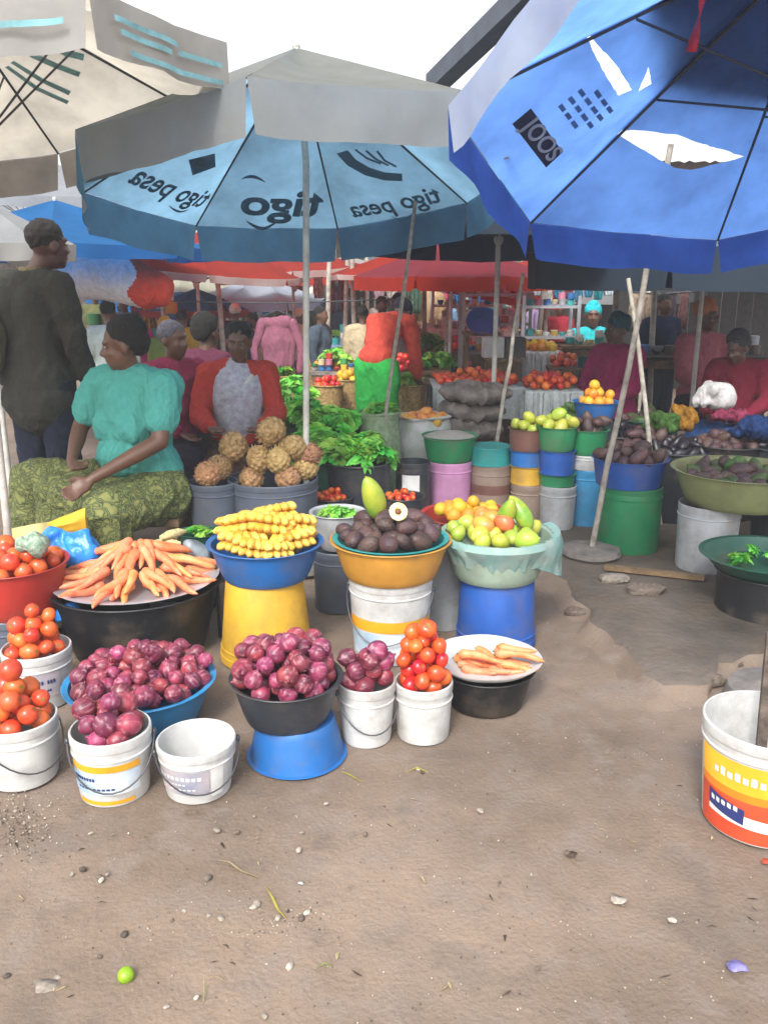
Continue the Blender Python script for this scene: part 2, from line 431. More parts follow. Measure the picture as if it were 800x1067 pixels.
s = solve(382, 780, [(50, 61, 722)])[0]; put('onD', s, 'bucket', 'small white bucket of onions with wire handle, beside the charcoal basin', 'bucket', M['white'], handle=.3)
s = solve(441, 777, [(54, 61, 722)])[0]; put('tomC', s, 'bucket', 'small white bucket of red tomatoes between the onion bucket and the tray', 'bucket', M['white'])
s = solve(506, 748, [(74, 100, 716)])[0]; put('car2', s, 'basin', 'low black basin under the white tray of carrots', 'basin', M['black'], kind='basin')
ss = solve(407, 694, [(76, 88, 613), (92, 126, 580)])
put('avst', ss[0], 'bucket', 'white paint bucket with an orange stripe under the yellow basin', 'bucket', M['white'], bands=[(.42, .56, M['lab_yel'], 190, 340), (.1, .4, M['lab_blue'], 200, 330)], handle=-.2)
put('av', ss[1], 'basin', 'yellow ochre basin with avocados in a teal liner', 'basin', M['ochre'], kind='basin')
x, y, z, rb, rt, h = ss[1]; put('avin', (x, y, z+h*.42, rb*.95, rt*.95, h*.62), 'basin', 'teal basin nested inside the yellow ochre basin', 'basin', M['teal'], kind='basin')
ss = solve(517, 684, [(82, 76, 612), (84, 118, 572)])
put('mast', ss[0], 'bucket', 'upturned deep blue bucket under the basin of mangoes', 'bucket', M['blue2'], inv=True)
put('ma', ss[1], 'basin', 'grey green basin of mangoes wrapped in clear plastic', 'basin', pl('sage_plastic', '#8fa291'), kind='basin')
s = solve(463, 658, [(44, 50, 574)])[0]; put('spare', s, 'bucket', 'greyish bucket standing between the two fruit basins', 'bucket', M['white2'])
ss = solve(487, 636, [(54, 60, 575), (64, 98, 548)])
put('orst', ss[0], 'bucket', 'grey bucket hidden under the red basin of oranges', 'bucket', M['grey'])
put('or', ss[1], 'basin', 'red basin of oranges behind the mangoes', 'basin', M['red'], kind='basin')
ss = solve(352, 640, [(46, 52, 578), (34, 58, 540)])
put('grst', ss[0], 'bucket', 'slate bucket under the pale bowl of chopped greens', 'bucket', M['grey'])
put('gr', ss[1], 'bowl', 'pale bowl of chopped greens beside the avocados', 'bowl', M['white2'], kind='basin')
s = solve(286, 606, [(84, 94, 508)])[0]; put('pin', s, 'basin', 'big slate grey tub of pineapples', 'tub', M['grey'])
s = solve(225, 606, [(42, 52, 507)])[0]; put('pin2', s, 'basin', 'narrow slate grey tub of pineapples beside the seated vendor', 'tub', M['grey'])
ss = solve(209, 636, [(36, 38, 578), (34, 46, 560)])
put('gr2st', ss[0], 'bucket', 'charcoal bucket beneath the small dark bowl of greens', 'bucket', M['dgrey'])
put('gr2', ss[1], 'bowl', 'small dark green bowl of cut greens left of the bananas', 'bowl', M['dgreen'], kind='basin')
# rows behind
ss = solve(468, 552, [(42, 46, 484), (44, 58, 458)])
put('rp', ss[0], 'bucket', 'pink bucket under the green basin of grain', 'bucket', M['pink'])
put('rg', ss[1], 'basin', 'green basin of white grain on the pink bucket', 'basin', M['green'], kind='basin')
ss = solve(511, 552, [(42, 44, 487), (44, 42, 468)])
put('rt', ss[0], 'bucket', 'taupe bucket with ridges in the second row', 'bucket', M['tan'], bands=[(.55, .7, M['brown'], 180, 360)])
put('rl', ss[1], 'basin', 'teal basin turned down as a lid on the taupe bucket', 'basin', M['teal'], kind='basin', inv=True)
ss = solve(549, 556, [(32, 36, 507), (34, 36, 488), (34, 37, 472), (34, 40, 449)])
for i, (k, m, t) in enumerate([('bucket', 'tan', 'taupe bucket at the bottom of the stack with a yellow band'), ('basin', 'yellow', 'yellow basin in the stack below the brown basin'),
                               ('basin', 'blue', 'blue basin in the stack directly under the brown basin'), ('basin', 'brown', 'brown basin of mangoes topping its stack')]):
    put('r3%d' % i, ss[i], k, t, k, M[m], kind='basin' if i else 'bucket')
ss = solve(580, 561, [(34, 38, 509), (35, 38, 497), (35, 38, 472), (34, 42, 447)])
for i, (k, m, t) in enumerate([('bucket', 'white2', 'greyish bucket at the foot of the stack beside the sky blue one'), ('basin', 'green', 'thin green basin low in the stack beside the sky blue bucket'),
                               ('basin', 'blue2', 'deep blue basin in the stack left of the sky blue bucket'), ('basin', 'green', 'green basin of unripe mangoes topping its stack')]):
    put('r4%d' % i, ss[i], k, t, k, M[m], kind='basin' if i else 'bucket')
ss = solve(611, 557, [(34, 38, 491), (37, 39, 476), (36, 44, 450)], z0=.0)
for i, (k, m, t) in enumerate([('bucket', 'lblue', 'sky blue bucket left of the leaning pole'), ('bucket', 'white', 'short white pail on the sky blue bucket'), ('basin', 'green', 'green basin of avocados above the sky blue bucket')]):
    put('r5%d' % i, ss[i], k, t, k, M[m], kind='basin' if i == 2 else 'bucket')
ss = solve(655, 579, [(62, 64, 512), (64, 78, 484)], z0=SLAB)
put('drum', ss[0], 'bucket', 'large green drum on the pavement right of the leaning pole', 'drum', M['green'])
put('drumb', ss[1], 'basin', 'deep blue basin of avocados on the green drum', 'basin', M['blue2'], kind='basin')
ss = solve(736, 599, [(58, 63, 532), (100, 140, 504, 770)], z0=SLAB)
put('wp', ss[0], 'bucket', 'white bucket under the olive basin at the right', 'bucket', M['white2'])
put('ol', ss[1], 'basin', 'wide olive basin of dark fruit at the right edge', 'basin', M['olive'], kind='basin')
ss = solve(800, 652, [(100, 110, 612), (100, 138, 600)], z0=SLAB)
put('bk', ss[0], 'basin', 'black tub on the pavement at the right edge', 'tub', M['black'], kind='basin')
put('bt', ss[1], 'basin', 'shallow dark green basin on the black tub at the right edge', 'basin', M['dgreen'], kind='basin')
s = solve(815, 575, [(60, 66, 540)], z0=SLAB)[0]; put('olst', (s[0], s[1], s[2], s[3], s[4], V['ol'][2]-SLAB-.005), 'bucket', 'charcoal bucket propping the olive basin at the right edge', 'bucket', M['dgrey'])
ss = solve(620, 545, [(34, 38, 440), (34, 48, 421)])
put('pyst', ss[0], 'bucket', 'charcoal bucket under the blue bowl of oranges', 'bucket', M['dgrey'])
put('py', ss[1], 'bowl', 'blue bowl with a pyramid of oranges near the magenta dress', 'bowl', M['blue'], kind='basin')
ss = solve(672, 548, [(50, 60, 466)]); put('agb', ss[0], 'basin', 'charcoal tub of avocados behind the green drum', 'tub', M['dgrey'])
s = solve(430, 560, [(34, 36, 484)])[0]; put('lbk', s, 'bucket', 'charcoal bucket with a pale label beside the pink bucket', 'bucket', M['dgrey'], bands=[(.45, .85, M['lab_white'], 230, 290)])
s = solve(795, 884, [(110, 132, 784)])[0]
put('paint', s, 'bucket', 'large paint bucket with an orange and red label at the right edge', 'bucket', M['white'], seg=72,
    bands=[(.5, .78, M['lab_gold'], 175, 365), (.02, .42, M['lab_red'], 175, 264), (.02, .10, M['lab_red'], 264, 365), (.10, .5, M['lab_org'], 264, 365), (.42, .5, M['lab_org'], 175, 264)])

# marks on the paint bucket label: white swash, navy box with small white lettering bars
def patch(o, name, m, r0, r1, h, z1, z2, a1, a2, off, slant=0):
    q = lambda z: r0+(r1-r0)*.93*z/h+off
    vs = []; n = 14
    for i in range(n+1):
        a = R(a1+(a2-a1)*i/n); dz = slant*i/n
        for z in (z1*h+dz, z2*h+dz): vs.append((q(z)*math.cos(a), q(z)*math.sin(a), z))
    fs = [(2*i, 2*i+2, 2*i+3, 2*i+1) for i in range(n)]
    MB().add(vs, fs).build(name, m, o)
x, y, z, rb, rt, h, o = V['paint']
patch(o, 'label_print', M['lab_white'], rb, rt, h, .19, .30, 192, 258, .0032, -.012)
patch(o, 'label_print', M['lab_navy'], rb, rt, h, .25, .40, 192, 232, .0042, -.02)
for i in range(5): patch(o, 'label_print', M['lab_white'], rb, rt, h, .31, .355, 196+i*6.4, 200+i*6.4, .0052, -.003)
for i in range(7): patch(o, 'label_print', M['lab_white'], rb, rt, h, .60, .66+.02*(i % 2), 198+i*7.5, 203+i*7.5, .0032, -.002)
for k, rows in (('empty', [(.5, .57, 212, 290), (.4, .43, 212, 270), (.3, .33, 212, 280)]), ('onA', [(.28, .31, 225, 290), (.42, .47, 215, 260)]), ('tomB', [(.5, .57, 275, 320), (.36, .4, 275, 312)])):
    x, y, z, rb, rt, h, o = V[k]
    for z1, z2, a1, a2 in rows:
        n = 9
        for i in range(n):
            if random.random() < .85: patch(o, 'label_print', M['lab_navy'] if k != 'empty' else M['lab_white'], rb, rt, h, z1, z2, a1+(a2-a1)*i/n, a1+(a2-a1)*(i+.7)/n, .003)

# ---------------------------------------------------------------- produce
def onion_mesh(seed):
    rnd = random.Random(seed)
    el = .9+rnd.random()*.25
    prof = [(0, -.9), (.12, -.93), (.2, -.88)]
    for i in range(1, 12):
        a = -math.pi/2+math.pi*i/12; prof.append((math.cos(a), math.sin(a)*.9*el))
    prof = [(r*1.0, z) for r, z in prof if z < .78*el]
    prof += [(.5, .84*el), (.25, .93*el), (.12, 1.02*el), (.1, 1.14*el), (.05, 1.2*el), (0, 1.18*el)]
    mb = MB().revolve([(r*.033, z*.033) for r, z in prof], 18, wob=.02, seed=seed)
    return mb.mesh('onion', [MAT_ONION], ang=80)
MAT_ONION = mat('onion_skin', '#94394c', .38, var=.3, scale=30, rnd=.35, hue=.02, bump=.25, bscale=70, sss=.05, col2='#5c2038')
def add_stripes(m, scale=40, col=(.6, .36, .4)):
    nt = m.node_tree; N = nt.nodes; L = nt.links; b = N['Principled BSDF']; src = b.inputs['Base Color'].links[0].from_socket
    tc = N.new('ShaderNodeTexCoord'); w = N.new('ShaderNodeTexNoise'); mp = N.new('ShaderNodeMapping')
    mp.inputs['Scale'].default_value = (scale*2.2, scale*2.2, scale*.25); L.new(tc.outputs['Object'], mp.inputs[0]); L.new(mp.outputs[0], w.inputs['Vector']); w.inputs['Scale'].default_value = 1.0
    r = N.new('ShaderNodeValToRGB'); r.color_ramp.elements[0].position = .55; r.color_ramp.elements[1].position = .72; r.color_ramp.elements[1].color = (.4, .4, .4, 1)
    L.new(w.outputs['Fac'], r.inputs[0]); x = N.new('ShaderNodeMix'); x.data_type = 'RGBA'; L.new(r.outputs[0], x.inputs[0]); L.new(src, x.inputs[6]); x.inputs[7].default_value = (*col, 1); L.new(x.outputs[2], b.inputs['Base Color'])
add_stripes(MAT_ONION)
ONION = [onion_mesh(i) for i in range(4)]
MAT_TOM = mat('tomato_skin', '#b82a1a', .26, var=.25, scale=14, rnd=.15, hue=.02, sss=.1, col2='#d9602a')
MAT_TOMO = mat('pale_tomato_skin', '#c43f1e', .27, var=.25, scale=14, rnd=.14, hue=.012, sss=.1, col2='#cf6230')
def round_mesh(name, m, r, sq=.86, dim=.12, seed=0, lobes=0, el=0, low=False):
    prof = []; n = 6 if low else 12
    for i in range(n+1):
        a = -math.pi/2+math.pi*i/n; rr = math.cos(a); z = math.sin(a)*sq
        k = 1+el*math.sin(a)
        if i > n*.6: z -= dim*math.exp(-(rr/.3)**2)
        else: z += dim*.4*math.exp(-(rr/.25)**2)
        prof.append((max(0, rr*k*r), z*r))
    mb = MB().revolve(prof, 9 if low else 20, wob=.025 if lobes == 0 else .04, seed=seed)
    if name == 'tomato' and not low:
        zt = (sq-dim)*r
        for i in range(5):
            a = i*1.257+seed; d = Vector((math.cos(a), math.sin(a), 0)); sd = Vector((-d.y, d.x, 0)); mb.add([sd*.002+Vector((0, 0, zt+.0015)), -sd*.002+Vector((0, 0, zt+.0015)), d*r*.42+Vector((0, 0, sq*r*.93))], [(0, 1, 2)], 1)
        return mb.mesh(name, [m, mat('tomato_calyx', '#5a7a2c', .7)], ang=80)
    return mb.mesh(name, [m], ang=80)
TOM = [round_mesh('tomato', MAT_TOM, .033, .84, .14, i) for i in range(3)]
TOMO = [round_mesh('tomato', MAT_TOMO, .033, .95+.1*i, .12, i+5) for i in range(3)]
TOMF = [round_mesh('tomato', MAT_TOM, .033, .9, .1, 3, low=True)]
ORG = [round_mesh('orange', mat('orange_peel', '#d98c1c', .42, var=.25, scale=9, rnd=.12, hue=.03, bump=.35, bscale=160, col2='#b8a02a'), .036, .96, .05, i) for i in range(2)]
MANGO_G = mat('mango_green', '#8da530', .35, var=.25, scale=9, rnd=.15, hue=.03, bump=.08, col2='#b5b04a')
MANGO_Y = mat('mango_yellow', '#cf9a3a', .35, var=.25, scale=9, rnd=.12, hue=.03, bump=.08, col2='#b8663a')
def ovoid(name, m, r, L_, curve=.15, neck=.0, seed=0, seg=18):
    vs = []; fs = []; n = 14
    for j in range(n+1):
        t = j/n; a = -math.pi/2+math.pi*t; rr = math.cos(a)*(1-neck*t)*(1+.12*math.sin(math.pi*t)); z = math.sin(a)*L_
        for i in range(seg):
            b = 2*math.pi*i/seg
            vs.append((rr*r*math.cos(b)+curve*r*math.cos(a*1.0)**2, rr*r*.92*math.sin(b), z))
    for j in range(n):
        for i in range(seg): fs.append((j*seg+i, j*seg+(i+1) % seg, (j+1)*seg+(i+1) % seg, (j+1)*seg+i))
    mb = MB().add(vs, fs); mb.ell((curve*r*.0, 0, L_*.98), (.004, .004, .007), u=6, w=4)
    return mb.mesh(name, [m], ang=80)
MG = [ovoid('mango', MANGO_G, .042, .055, .2, .1), ovoid('mango', MANGO_G, .04, .05, .25, .15)]
MY = [ovoid('mango', MANGO_Y, .04, .052, .2, .1)]
PAPAYA = ovoid('papaya', mat('papaya_skin', '#5f8f2a', .35, var=.3, scale=10, col2='#a4a83a', bump=.05), .052, .105, .1, .35)
AVM = mat('avocado_skin', '#33242a', .5, var=.35, scale=16, rnd=.25, hue=.03, bump=.5, bscale=130, col2='#5a4038')
AVG = mat('green_avocado_skin', '#3f5a22', .45, var=.3, scale=16, rnd=.2, hue=.02, bump=.5, bscale=130)
AVO = [ovoid('avocado', AVM, .04, .055, .02, .42), ovoid('avocado', AVM, .038, .05, .05, .3)]
AVOG = [ovoid('avocado', AVG, .04, .056, .02, .42)]
CARM = mat('carrot_skin', '#d9713a', .5, var=.18, scale=20, rnd=.12, hue=.012, bump=.3, bscale=90, col2='#e09468')
def carrot_mesh(seed, L_=.21, r=.0185):
    rnd = random.Random(seed); n = 18; pts = []; rad = []
    bx, by = rnd.uniform(-.018, .018), rnd.uniform(-.012, .012)
    for i in range(n+1):
        t = i/n; pts.append((bx*math.sin(math.pi*t), by*math.sin(1.6*math.pi*t), -t*L_))
        w = (1-.62*t)*min(1, (.35+9*t))*(1 if t < .88 else max(.05, (1-t)/.12)**.7)
        rad.append(r*w*(1+.035*math.sin(37*t+seed)+.02*math.sin(61*t)))
    mb = MB().tube(pts, rad, 12); mb.tube([(0, 0, 0), (.001, 0, .008)], [.005, .003], 6, mi=1)
    return mb.mesh('carrot', [CARM, mat('carrot_stub', '#5c6a2a', .8)], ang=70)
CAR = [carrot_mesh(i, .155+.013*((i*2) % 5), .0205+.0018*(i % 3)) for i in range(5)]

def drop(c, Rr, zf, n, r, slope=.35, seed=0, cand=70, squash=.93):
    """pile n balls of radius r inside a circle: each settles on what lies below it"""
    rnd = random.Random(seed); P = []
    for _ in range(n):
        best = None
        for _ in range(cand):
            a = rnd.random()*2*math.pi; q = Rr*math.sqrt(rnd.random()); x = c[0]+q*math.cos(a); y = c[1]+q*math.sin(a); z = zf(q) if callable(zf) else zf
            for p in P:
                d2 = (p[0]-x)**2+(p[1]-y)**2; k = 2*r*squash
                if d2 < k*k: z = max(z, p[2]+math.sqrt(k*k-d2)*.96)
            s_ = z+slope*q
            if best is None or s_ < best[0]: best = (s_, x, y, z)
        P.append(best[1:])
    return P
def pile(name, protos, P, label, cat, group, seed=0, scale=1.0, up=.5, sv=.15, labels=None):
    rnd = random.Random(seed)
    out = []
    for i, p in enumerate(P):
        o = link(name, protos[rnd.randrange(len(protos))]); o.location = p
        if up < 1: o.rotation_euler = (rnd.uniform(-1, 1)*math.pi*(1-up), rnd.uniform(-1, 1)*math.pi*(1-up), rnd.random()*6.28)
        else: o.rotation_euler = (rnd.uniform(-.3, .3), rnd.uniform(-.3, .3), rnd.random()*6.28)
        k = scale*(1+rnd.uniform(-sv, sv)); o.scale = (k, k, k)
        tag(o, label, cat, group); out.append(o)
    return out
def fill(key, name, protos, n, r, label, cat, group, slope=.35, inset=.0, dz=.02, seed=1, **k):
    x, y, z, rb, rt, h = V[key][:6]
    z0_ = z+h-dz-(r*.3)
    def fl(q):      # the wall narrows downwards: fruit near it sits higher
        f = max(0, (q+r*1.05-rb)/max(1e-3, rt*.96-rb)); return max(z0_, z+h*min(1.15, f**1.33)+r*.2)
    P = drop((x, y), max(.02, rt-r-inset), fl, n, r, slope, seed)
    return pile(name, protos, P, label, cat, group, seed, **k)
fill('onB', 'onion', ONION, 84, .031, 'red onion in the wide bright blue basin', 'onion', 'red onions in the wide blue basin', slope=.22, dz=-.005, seed=3)
fill('onA', 'onion', ONION, 14, .033, 'red onion in the bucket with the yellow stripe', 'onion', 'red onions in the yellow striped bucket', slope=.5, dz=.01, seed=5, scale=1.08)
fill('ong', 'onion', ONION, 58, .031, 'red onion heaped in the charcoal basin', 'onion', 'red onions in the charcoal basin', slope=.32, dz=-.0, seed=8)
fill('onD', 'onion', ONION, 13, .032, 'red onion in the small white bucket beside the charcoal basin', 'onion', 'red onions in the small white bucket', slope=.3, dz=-.01, seed=9)
fill('tomC', 'tomato', TOM, 30, .028, 'bright red tomato in the small white bucket beside the carrot tray', 'tomato', 'red tomatoes in the small bucket', slope=.8, dz=.0, seed=4, scale=.93)
fill('tomA', 'tomato', TOMO, 17, .0325, 'large orange red tomato in the plain white bucket at the left edge', 'tomato', 'tomatoes in the plain left bucket', slope=1.5, dz=-.0, seed=6, scale=1.02)
fill('tomB', 'tomato', TOMO, 20, .03, 'orange red tomato stacked in the labelled bucket behind the front one', 'tomato', 'tomatoes in the labelled left bucket', slope=1.5, dz=.0, seed=7, scale=.95)
fill('red', 'tomato', TOMO, 30, .034, 'tomato in the large red basin at the left edge', 'tomato', 'tomatoes in the large red basin', slope=.3, dz=-.0, seed=12, scale=1.05)
fill('or', 'orange', ORG, 17, .033, 'orange in the red basin behind the mangoes', 'orange', 'oranges in the red basin', slope=.45, dz=-.02, seed=13, scale=.95)
fill('ma', 'mango', MG, 18, .036, 'green yellow mango in the plastic wrapped basin', 'mango', 'green mangoes in the wrapped basin', slope=.3, dz=-.01, seed=14, scale=.9, up=.2)
P = drop((V['ma'][0]-.03, V['ma'][1]+.02), .1, V['ma'][2]+V['ma'][5]+.045, 5, .036, .3, 15)
pile('mango', MY, P, 'ripe orange yellow mango on top of the green ones', 'mango', 'ripe mangoes on the green ones', 3, .95)
for dx, dy, rx, ry, rz in ((.03, -.02, .5, .15, .3), (.095, .0, -.45, -.5, .2)):
    o = link('papaya', PAPAYA); o.location = (V['ma'][0]+dx, V['ma'][1]+dy, V['ma'][2]+V['ma'][5]+.085); o.rotation_euler = (rx, ry, rz); o.scale = (.8,)*3
    tag(o, 'plump green papaya lying across the mangoes, the %s one' % ('left' if dx < .05 else 'right'), 'papaya', 'papayas on the mangoes')
fill('av', 'avocado', AVO, 30, .036, 'dark ripe avocado in the teal lined yellow basin', 'avocado', 'dark avocados in the yellow basin', slope=.35, dz=-.03, inset=-.012, seed=17, up=.2)
o = link('papaya', PAPAYA); o.location = (x_at(388, V['av'][1], V['av'][2]+V['av'][5]+.17), V['av'][1]+.06, V['av'][2]+V['av'][5]+.155); o.rotation_euler = (.15, -.35, .4)
tag(o, 'big green yellow papaya standing behind the avocados', 'papaya')
# halved avocado: cream flesh disc with its seed hollow
def half_avocado():
    c = pt(415, 533, V['av'][1]-.07); o = thing('avocado_half', 'cut avocado half showing cream flesh on the dark avocados', 'avocado', c)
    o.rotation_euler = (R(62), 0, R(10)); n = 24
    mb = MB(); prof = [(math.cos(a)*.038, -math.sin(a)*.035) for a in [math.pi/2*i/8 for i in range(9)]][::-1]
    mb.revolve(prof, n, close=False); mb.build('skin', AVM, o)
    fl = MB().revolve([(.0375, 0), (.03, .003), (.017, .002), (.012, -.006), (0, -.01)], n, close=False); fl.build('flesh', mat('avocado_flesh', '#d9c873', .5, var=.2, scale=30, col2='#e8dfae'), o)
    MB().ell((0, 0, -.003), (.013, .013, .01)).build('seed', mat('avocado_seed', '#6b3d1f', .5), o)
half_avocado()

# small bananas: hands of stubby fingers
def banana_hand():
    o = thing('banana_hand', 'hand of small yellow bananas heaped in the blue basin', 'bananas', group='hands of small bananas in the blue basin')
    m = mat('banana_peel', '#e0bb55', .5, var=.15, scale=22, rnd=.1, hue=.012, bump=.1, col2='#c98e20'); m2 = mat('banana_tip', '#a07a34', .8)
    for row in range(2):
        for i in range(6):
            a = (i-2.5)*.26; pts = []; rad = []
            n = 9
            for j in range(n+1):
                t = j/n; d = .018+t*.085; lift = .03*row+.028*math.sin(t*2.4)
                pts.append((math.sin(a)*d*(1.15), -math.cos(a)*d, lift-row*.0)); rad.append(.0145*(.45+1.0*math.sin(math.pi*min(1, t*.8+.17))**.6*.78 if t < .96 else .35))
            bo = MB().tube(pts, rad, 8).build('banana', m, o)
            e = Vector(pts[-1]); MB().ell(e, .0038, u=6, w=4).build('tip', m2, bo)
    MB().ell((0, .0, .03), (.045, .02, .02)).build('stalk', mat('banana_crown', '#8c7a35', .7), o)
    return o
bh = banana_hand()
bx, by, bz, brb, brt, bhh = V['ban'][:6]
rb_ = random.Random(5)
spots = [(-.55, -.35, 0, 0), (-.2, -.55, 0, .1), (.2, -.55, 0, -.1), (.55, -.35, 0, .4), (-.5, .2, 0, -.5), (.5, .25, 0, .7), (0, .35, .0, 0), (-.35, -.1, .05, -.2), (.1, -.25, .055, .1), (.45, -.05, .04, .2), (-.1, .1, .085, 0), (.3, .15, .075, .2)]

# pineapples: spiral of raised eyes
def pineapple_mesh(seed):
    def disp(n):
        a = math.atan2(n.y, n.x); b = math.asin(max(-1, min(1, n.z)))
        return .13*(abs(math.sin(4*a+5.5*b))*abs(math.sin(4*a-5.5*b)))**.6*math.cos(b)**.5+.01*noise.noise(n*5+Vector((seed, 0, 0)))
    mb = MB().ell((0, 0, 0), (.062, .062, .07), u=96, w=54, disp=disp)
    mb.revolve([(.012, -.065), (.02, -.072), (.017, -.085), (0, -.084)], 10)
    rr = random.Random(seed)
    for i in range(90):      # dry bract tips standing off the eyes
        z = rr.uniform(-.85, .9); a = i*2.399; q = math.sqrt(1-z*z); n = Vector((q*math.cos(a), q*math.sin(a), z)); p = Vector((n.x*.062, n.y*.062, n.z*.07)); u_ = Vector((0, 0, 1)); sd = n.cross(u_).normalized()
        p *= 1.04; mb.add([p+sd*.006, p-sd*.006, p+n*.011+Vector((0, 0, .012)), p+n*.004+u_*.006], [(0, 2, 1), (0, 1, 3), (1, 2, 3), (2, 0, 3)], 0)
    return mb.mesh('pineapple', [mat('pineapple_rind', '#86653f', .7, var=.35, scale=30, rnd=.25, hue=.025, bump=.6, bscale=120, col2='#b28a62')], ang=80)
PIN = [pineapple_mesh(i) for i in range(2)]

# leafy greens
LEAFM = mat('leafy_green', '#5db03e', .6, var=.35, scale=14, rnd=.4, hue=.04, transl=.3, col2='#93d058')
def leaf_bunch(seed, n=34, L_=.11, m=None, spread=1.0):
    rnd = random.Random(seed); mb = MB()
    for _ in range(n):
        a = rnd.random()*6.28; el = rnd.uniform(.0, 1.35)*spread; l = L_*rnd.uniform(.6, 1.1); w = l*rnd.uniform(.2, .34)
        d = Vector((math.cos(a)*math.cos(el), math.sin(a)*math.cos(el), math.sin(el))); sd = d.cross(Vector((0, 0, 1))); sd = sd.normalized() if sd.length > .01 else Vector((1, 0, 0)); nn = sd.cross(d)
        sd = (Quaternion(d, rnd.uniform(-.9, .9)) @ sd); nn = sd.cross(d); vs = []
        for j in range(5):
            t = j/4; wd = w*math.sin(math.pi*(t*.86+.07)); c = d*(l*t)*(1)-Vector((0, 0, l*.5*t*t))+nn*(.1*l*math.sin(3*t+a))
            for k in (-1, 0, 1): vs.append(c+sd*(wd*k)+nn*(abs(k)*wd*.35+rnd.uniform(-.1, .1)*wd))
        mb.add(vs, [(j*3+k, j*3+k+1, j*3+k+4, j*3+k+3) for j in range(4) for k in range(2)])
    return mb.mesh('leafy_greens', [m or LEAFM], ang=180)
GRN = [leaf_bunch(i) for i in range(3)]
def greens(c, rx, ry, rz, n, label, group, seed=0, sc=1.0, protos=None):
    rnd = random.Random(seed)
    for i in range(n):
        a = rnd.random()*6.28; q = math.sqrt(rnd.random()); 
        o = link('leafy_greens', rnd.choice(protos or GRN)); o.location = (c[0]+rx*q*math.cos(a), c[1]+ry*q*math.sin(a), c[2]+rz*(1-q*q)*rnd.uniform(.6, 1))
        k = sc*rnd.uniform(.8, 1.15); o.scale = (k, k, k); o.rotation_euler = (rnd.uniform(-.6, .6), rnd.uniform(-.6, .6), rnd.random()*6.28)
        tag(o, label, 'greens', group)
def heap_mound():
    pass
# bananas laid into their basin
index_kids()
for i, (a, b, dz, rz) in enumerate(spots):
    o = bh if i == 0 else copy_tree(bh)
    o.location = (bx+a*brt*.75, by+b*brt*.8+.04, bz+bhh-.035+dz); o.rotation_euler = (R(-8)+rb_.uniform(-.25, .2), rb_.uniform(-.2, .2), rz+rb_.uniform(-.35, .35)); o.scale = (1.2*rb_.uniform(.9, 1.12),)*3
# pineapples on the two tubs
pz = V['pin'][2]+V['pin'][5]
for i, (px, py, dy, dz) in enumerate([(262, 500, -.02, 0), (300, 498, -.04, 0), (318, 488, .03, 0), (243, 466, .02, 0), (283, 449, .04, 0), (306, 466, 0, 0), (270, 478, -.02, 0), (228, 487, .0, 0), (217, 494, -.06, 0), (290, 480, -.05, 0), (321, 473, .04, 0)]):
    o = link('pineapple', PIN[i % 2]); Y = V['pin'][1]+dy if px > 240 else V['pin2'][1]+dy+.03
    p = pt(px, py, Y); o.location = p; o.rotation_euler = (random.uniform(1.2, 1.8) if i % 3 else .2, random.uniform(-.5, .5), random.uniform(-1, 1)); k = 1.12 if i in (4, 3) else .98; o.scale = (k, k, k)
    tag(o, 'brown trimmed pineapple heaped in the slate grey tubs', 'pineapple', 'pineapples in the slate grey tubs')
# greens
for k, n in (('gr', 8), ('gr2', 7)):
    x, y, z, rb, rt, h = V[k][:6]
    greens((x, y, z+h-.03), rt*.6, rt*.6, .03, n, 'chopped greens in the %s bowl' % ('pale' if k == 'gr' else 'small dark green'), 'chopped greens in the %s bowl' % ('pale' if k == 'gr' else 'dark'), seed=n, sc=.55)

# trays with carrots
def tray(key, w, label, hgt=.02, plastic=False, dz=0.0):
    x, y, z, rb, rt, h = V[key][:6]; r = w
    o = thing('tray', label, 'tray', (x, y, z+h+.001+dz))
    if plastic: prof = [(0, .0), (r*.6, .001), (r*.86, .018), (r*.97, .034), (r, .036), (r*.99, .031), (r*.87, .012), (r*.6, -.004), (0, -.004)]
    else: prof = [(0, .0), (r*.72, .0), (r*.86, .014), (r*.97, .022), (r*1.0, .021), (r*.99, .017), (r*.86, .008), (r*.7, -.004), (0, -.004)]
    MB().revolve(prof, 64, close=False, wob=.012 if plastic else 0, seed=2).build('dish', M['white'] if plastic else M['steel'], o)
    return (x, y, z+h+dz)
tx, ty, tz = tray('car', V['car'][4]*.97, 'round silver metal tray under the fan of carrots', dz=.0)
rnd = random.Random(4)
def carrot(p, az, pitch, roll, label, group, k=1.0, i=0):
    o = link('carrot', CAR[i % 5]); d = Vector((math.cos(az)*math.cos(pitch), math.sin(az)*math.cos(pitch), math.sin(pitch)))
    q = (-Vector(d)).to_track_quat('Z', 'Y') @ Quaternion((0, 0, 1), roll)
    o.rotation_mode = 'QUATERNION'; o.rotation_quaternion = q; o.location = p; o.scale = (k, k, k); tag(o, label, 'carrot', group)
lc, gc = 'loose orange carrot fanned out on the silver tray', 'carrots on the silver tray'
rt = V['car'][4]
n1 = 24
for i in range(n1):       # lowest ring, tips out
    a = 2*math.pi*i/n1+rnd.uniform(-.1, .1); rr = rt*.5+rnd.uniform(-.03, .03)
    carrot((tx+rr*math.cos(a), ty+rr*math.sin(a)*.9, tz+.03), a+rnd.uniform(-.15, .15), rnd.uniform(-.03, .02), rnd.random()*6, lc, gc, 1.08, i)
for i in range(24):
    a = 2*math.pi*i/24+rnd.uniform(-.35, .35); rr = rt*.34+rnd.uniform(-.01, .02)
    carrot((tx+rr*math.cos(a), ty+rr*math.sin(a)*.9, tz+.072), a+rnd.uniform(-.3, .3), rnd.uniform(-.2, -.12), rnd.random()*6, lc, gc, 1.08, i)
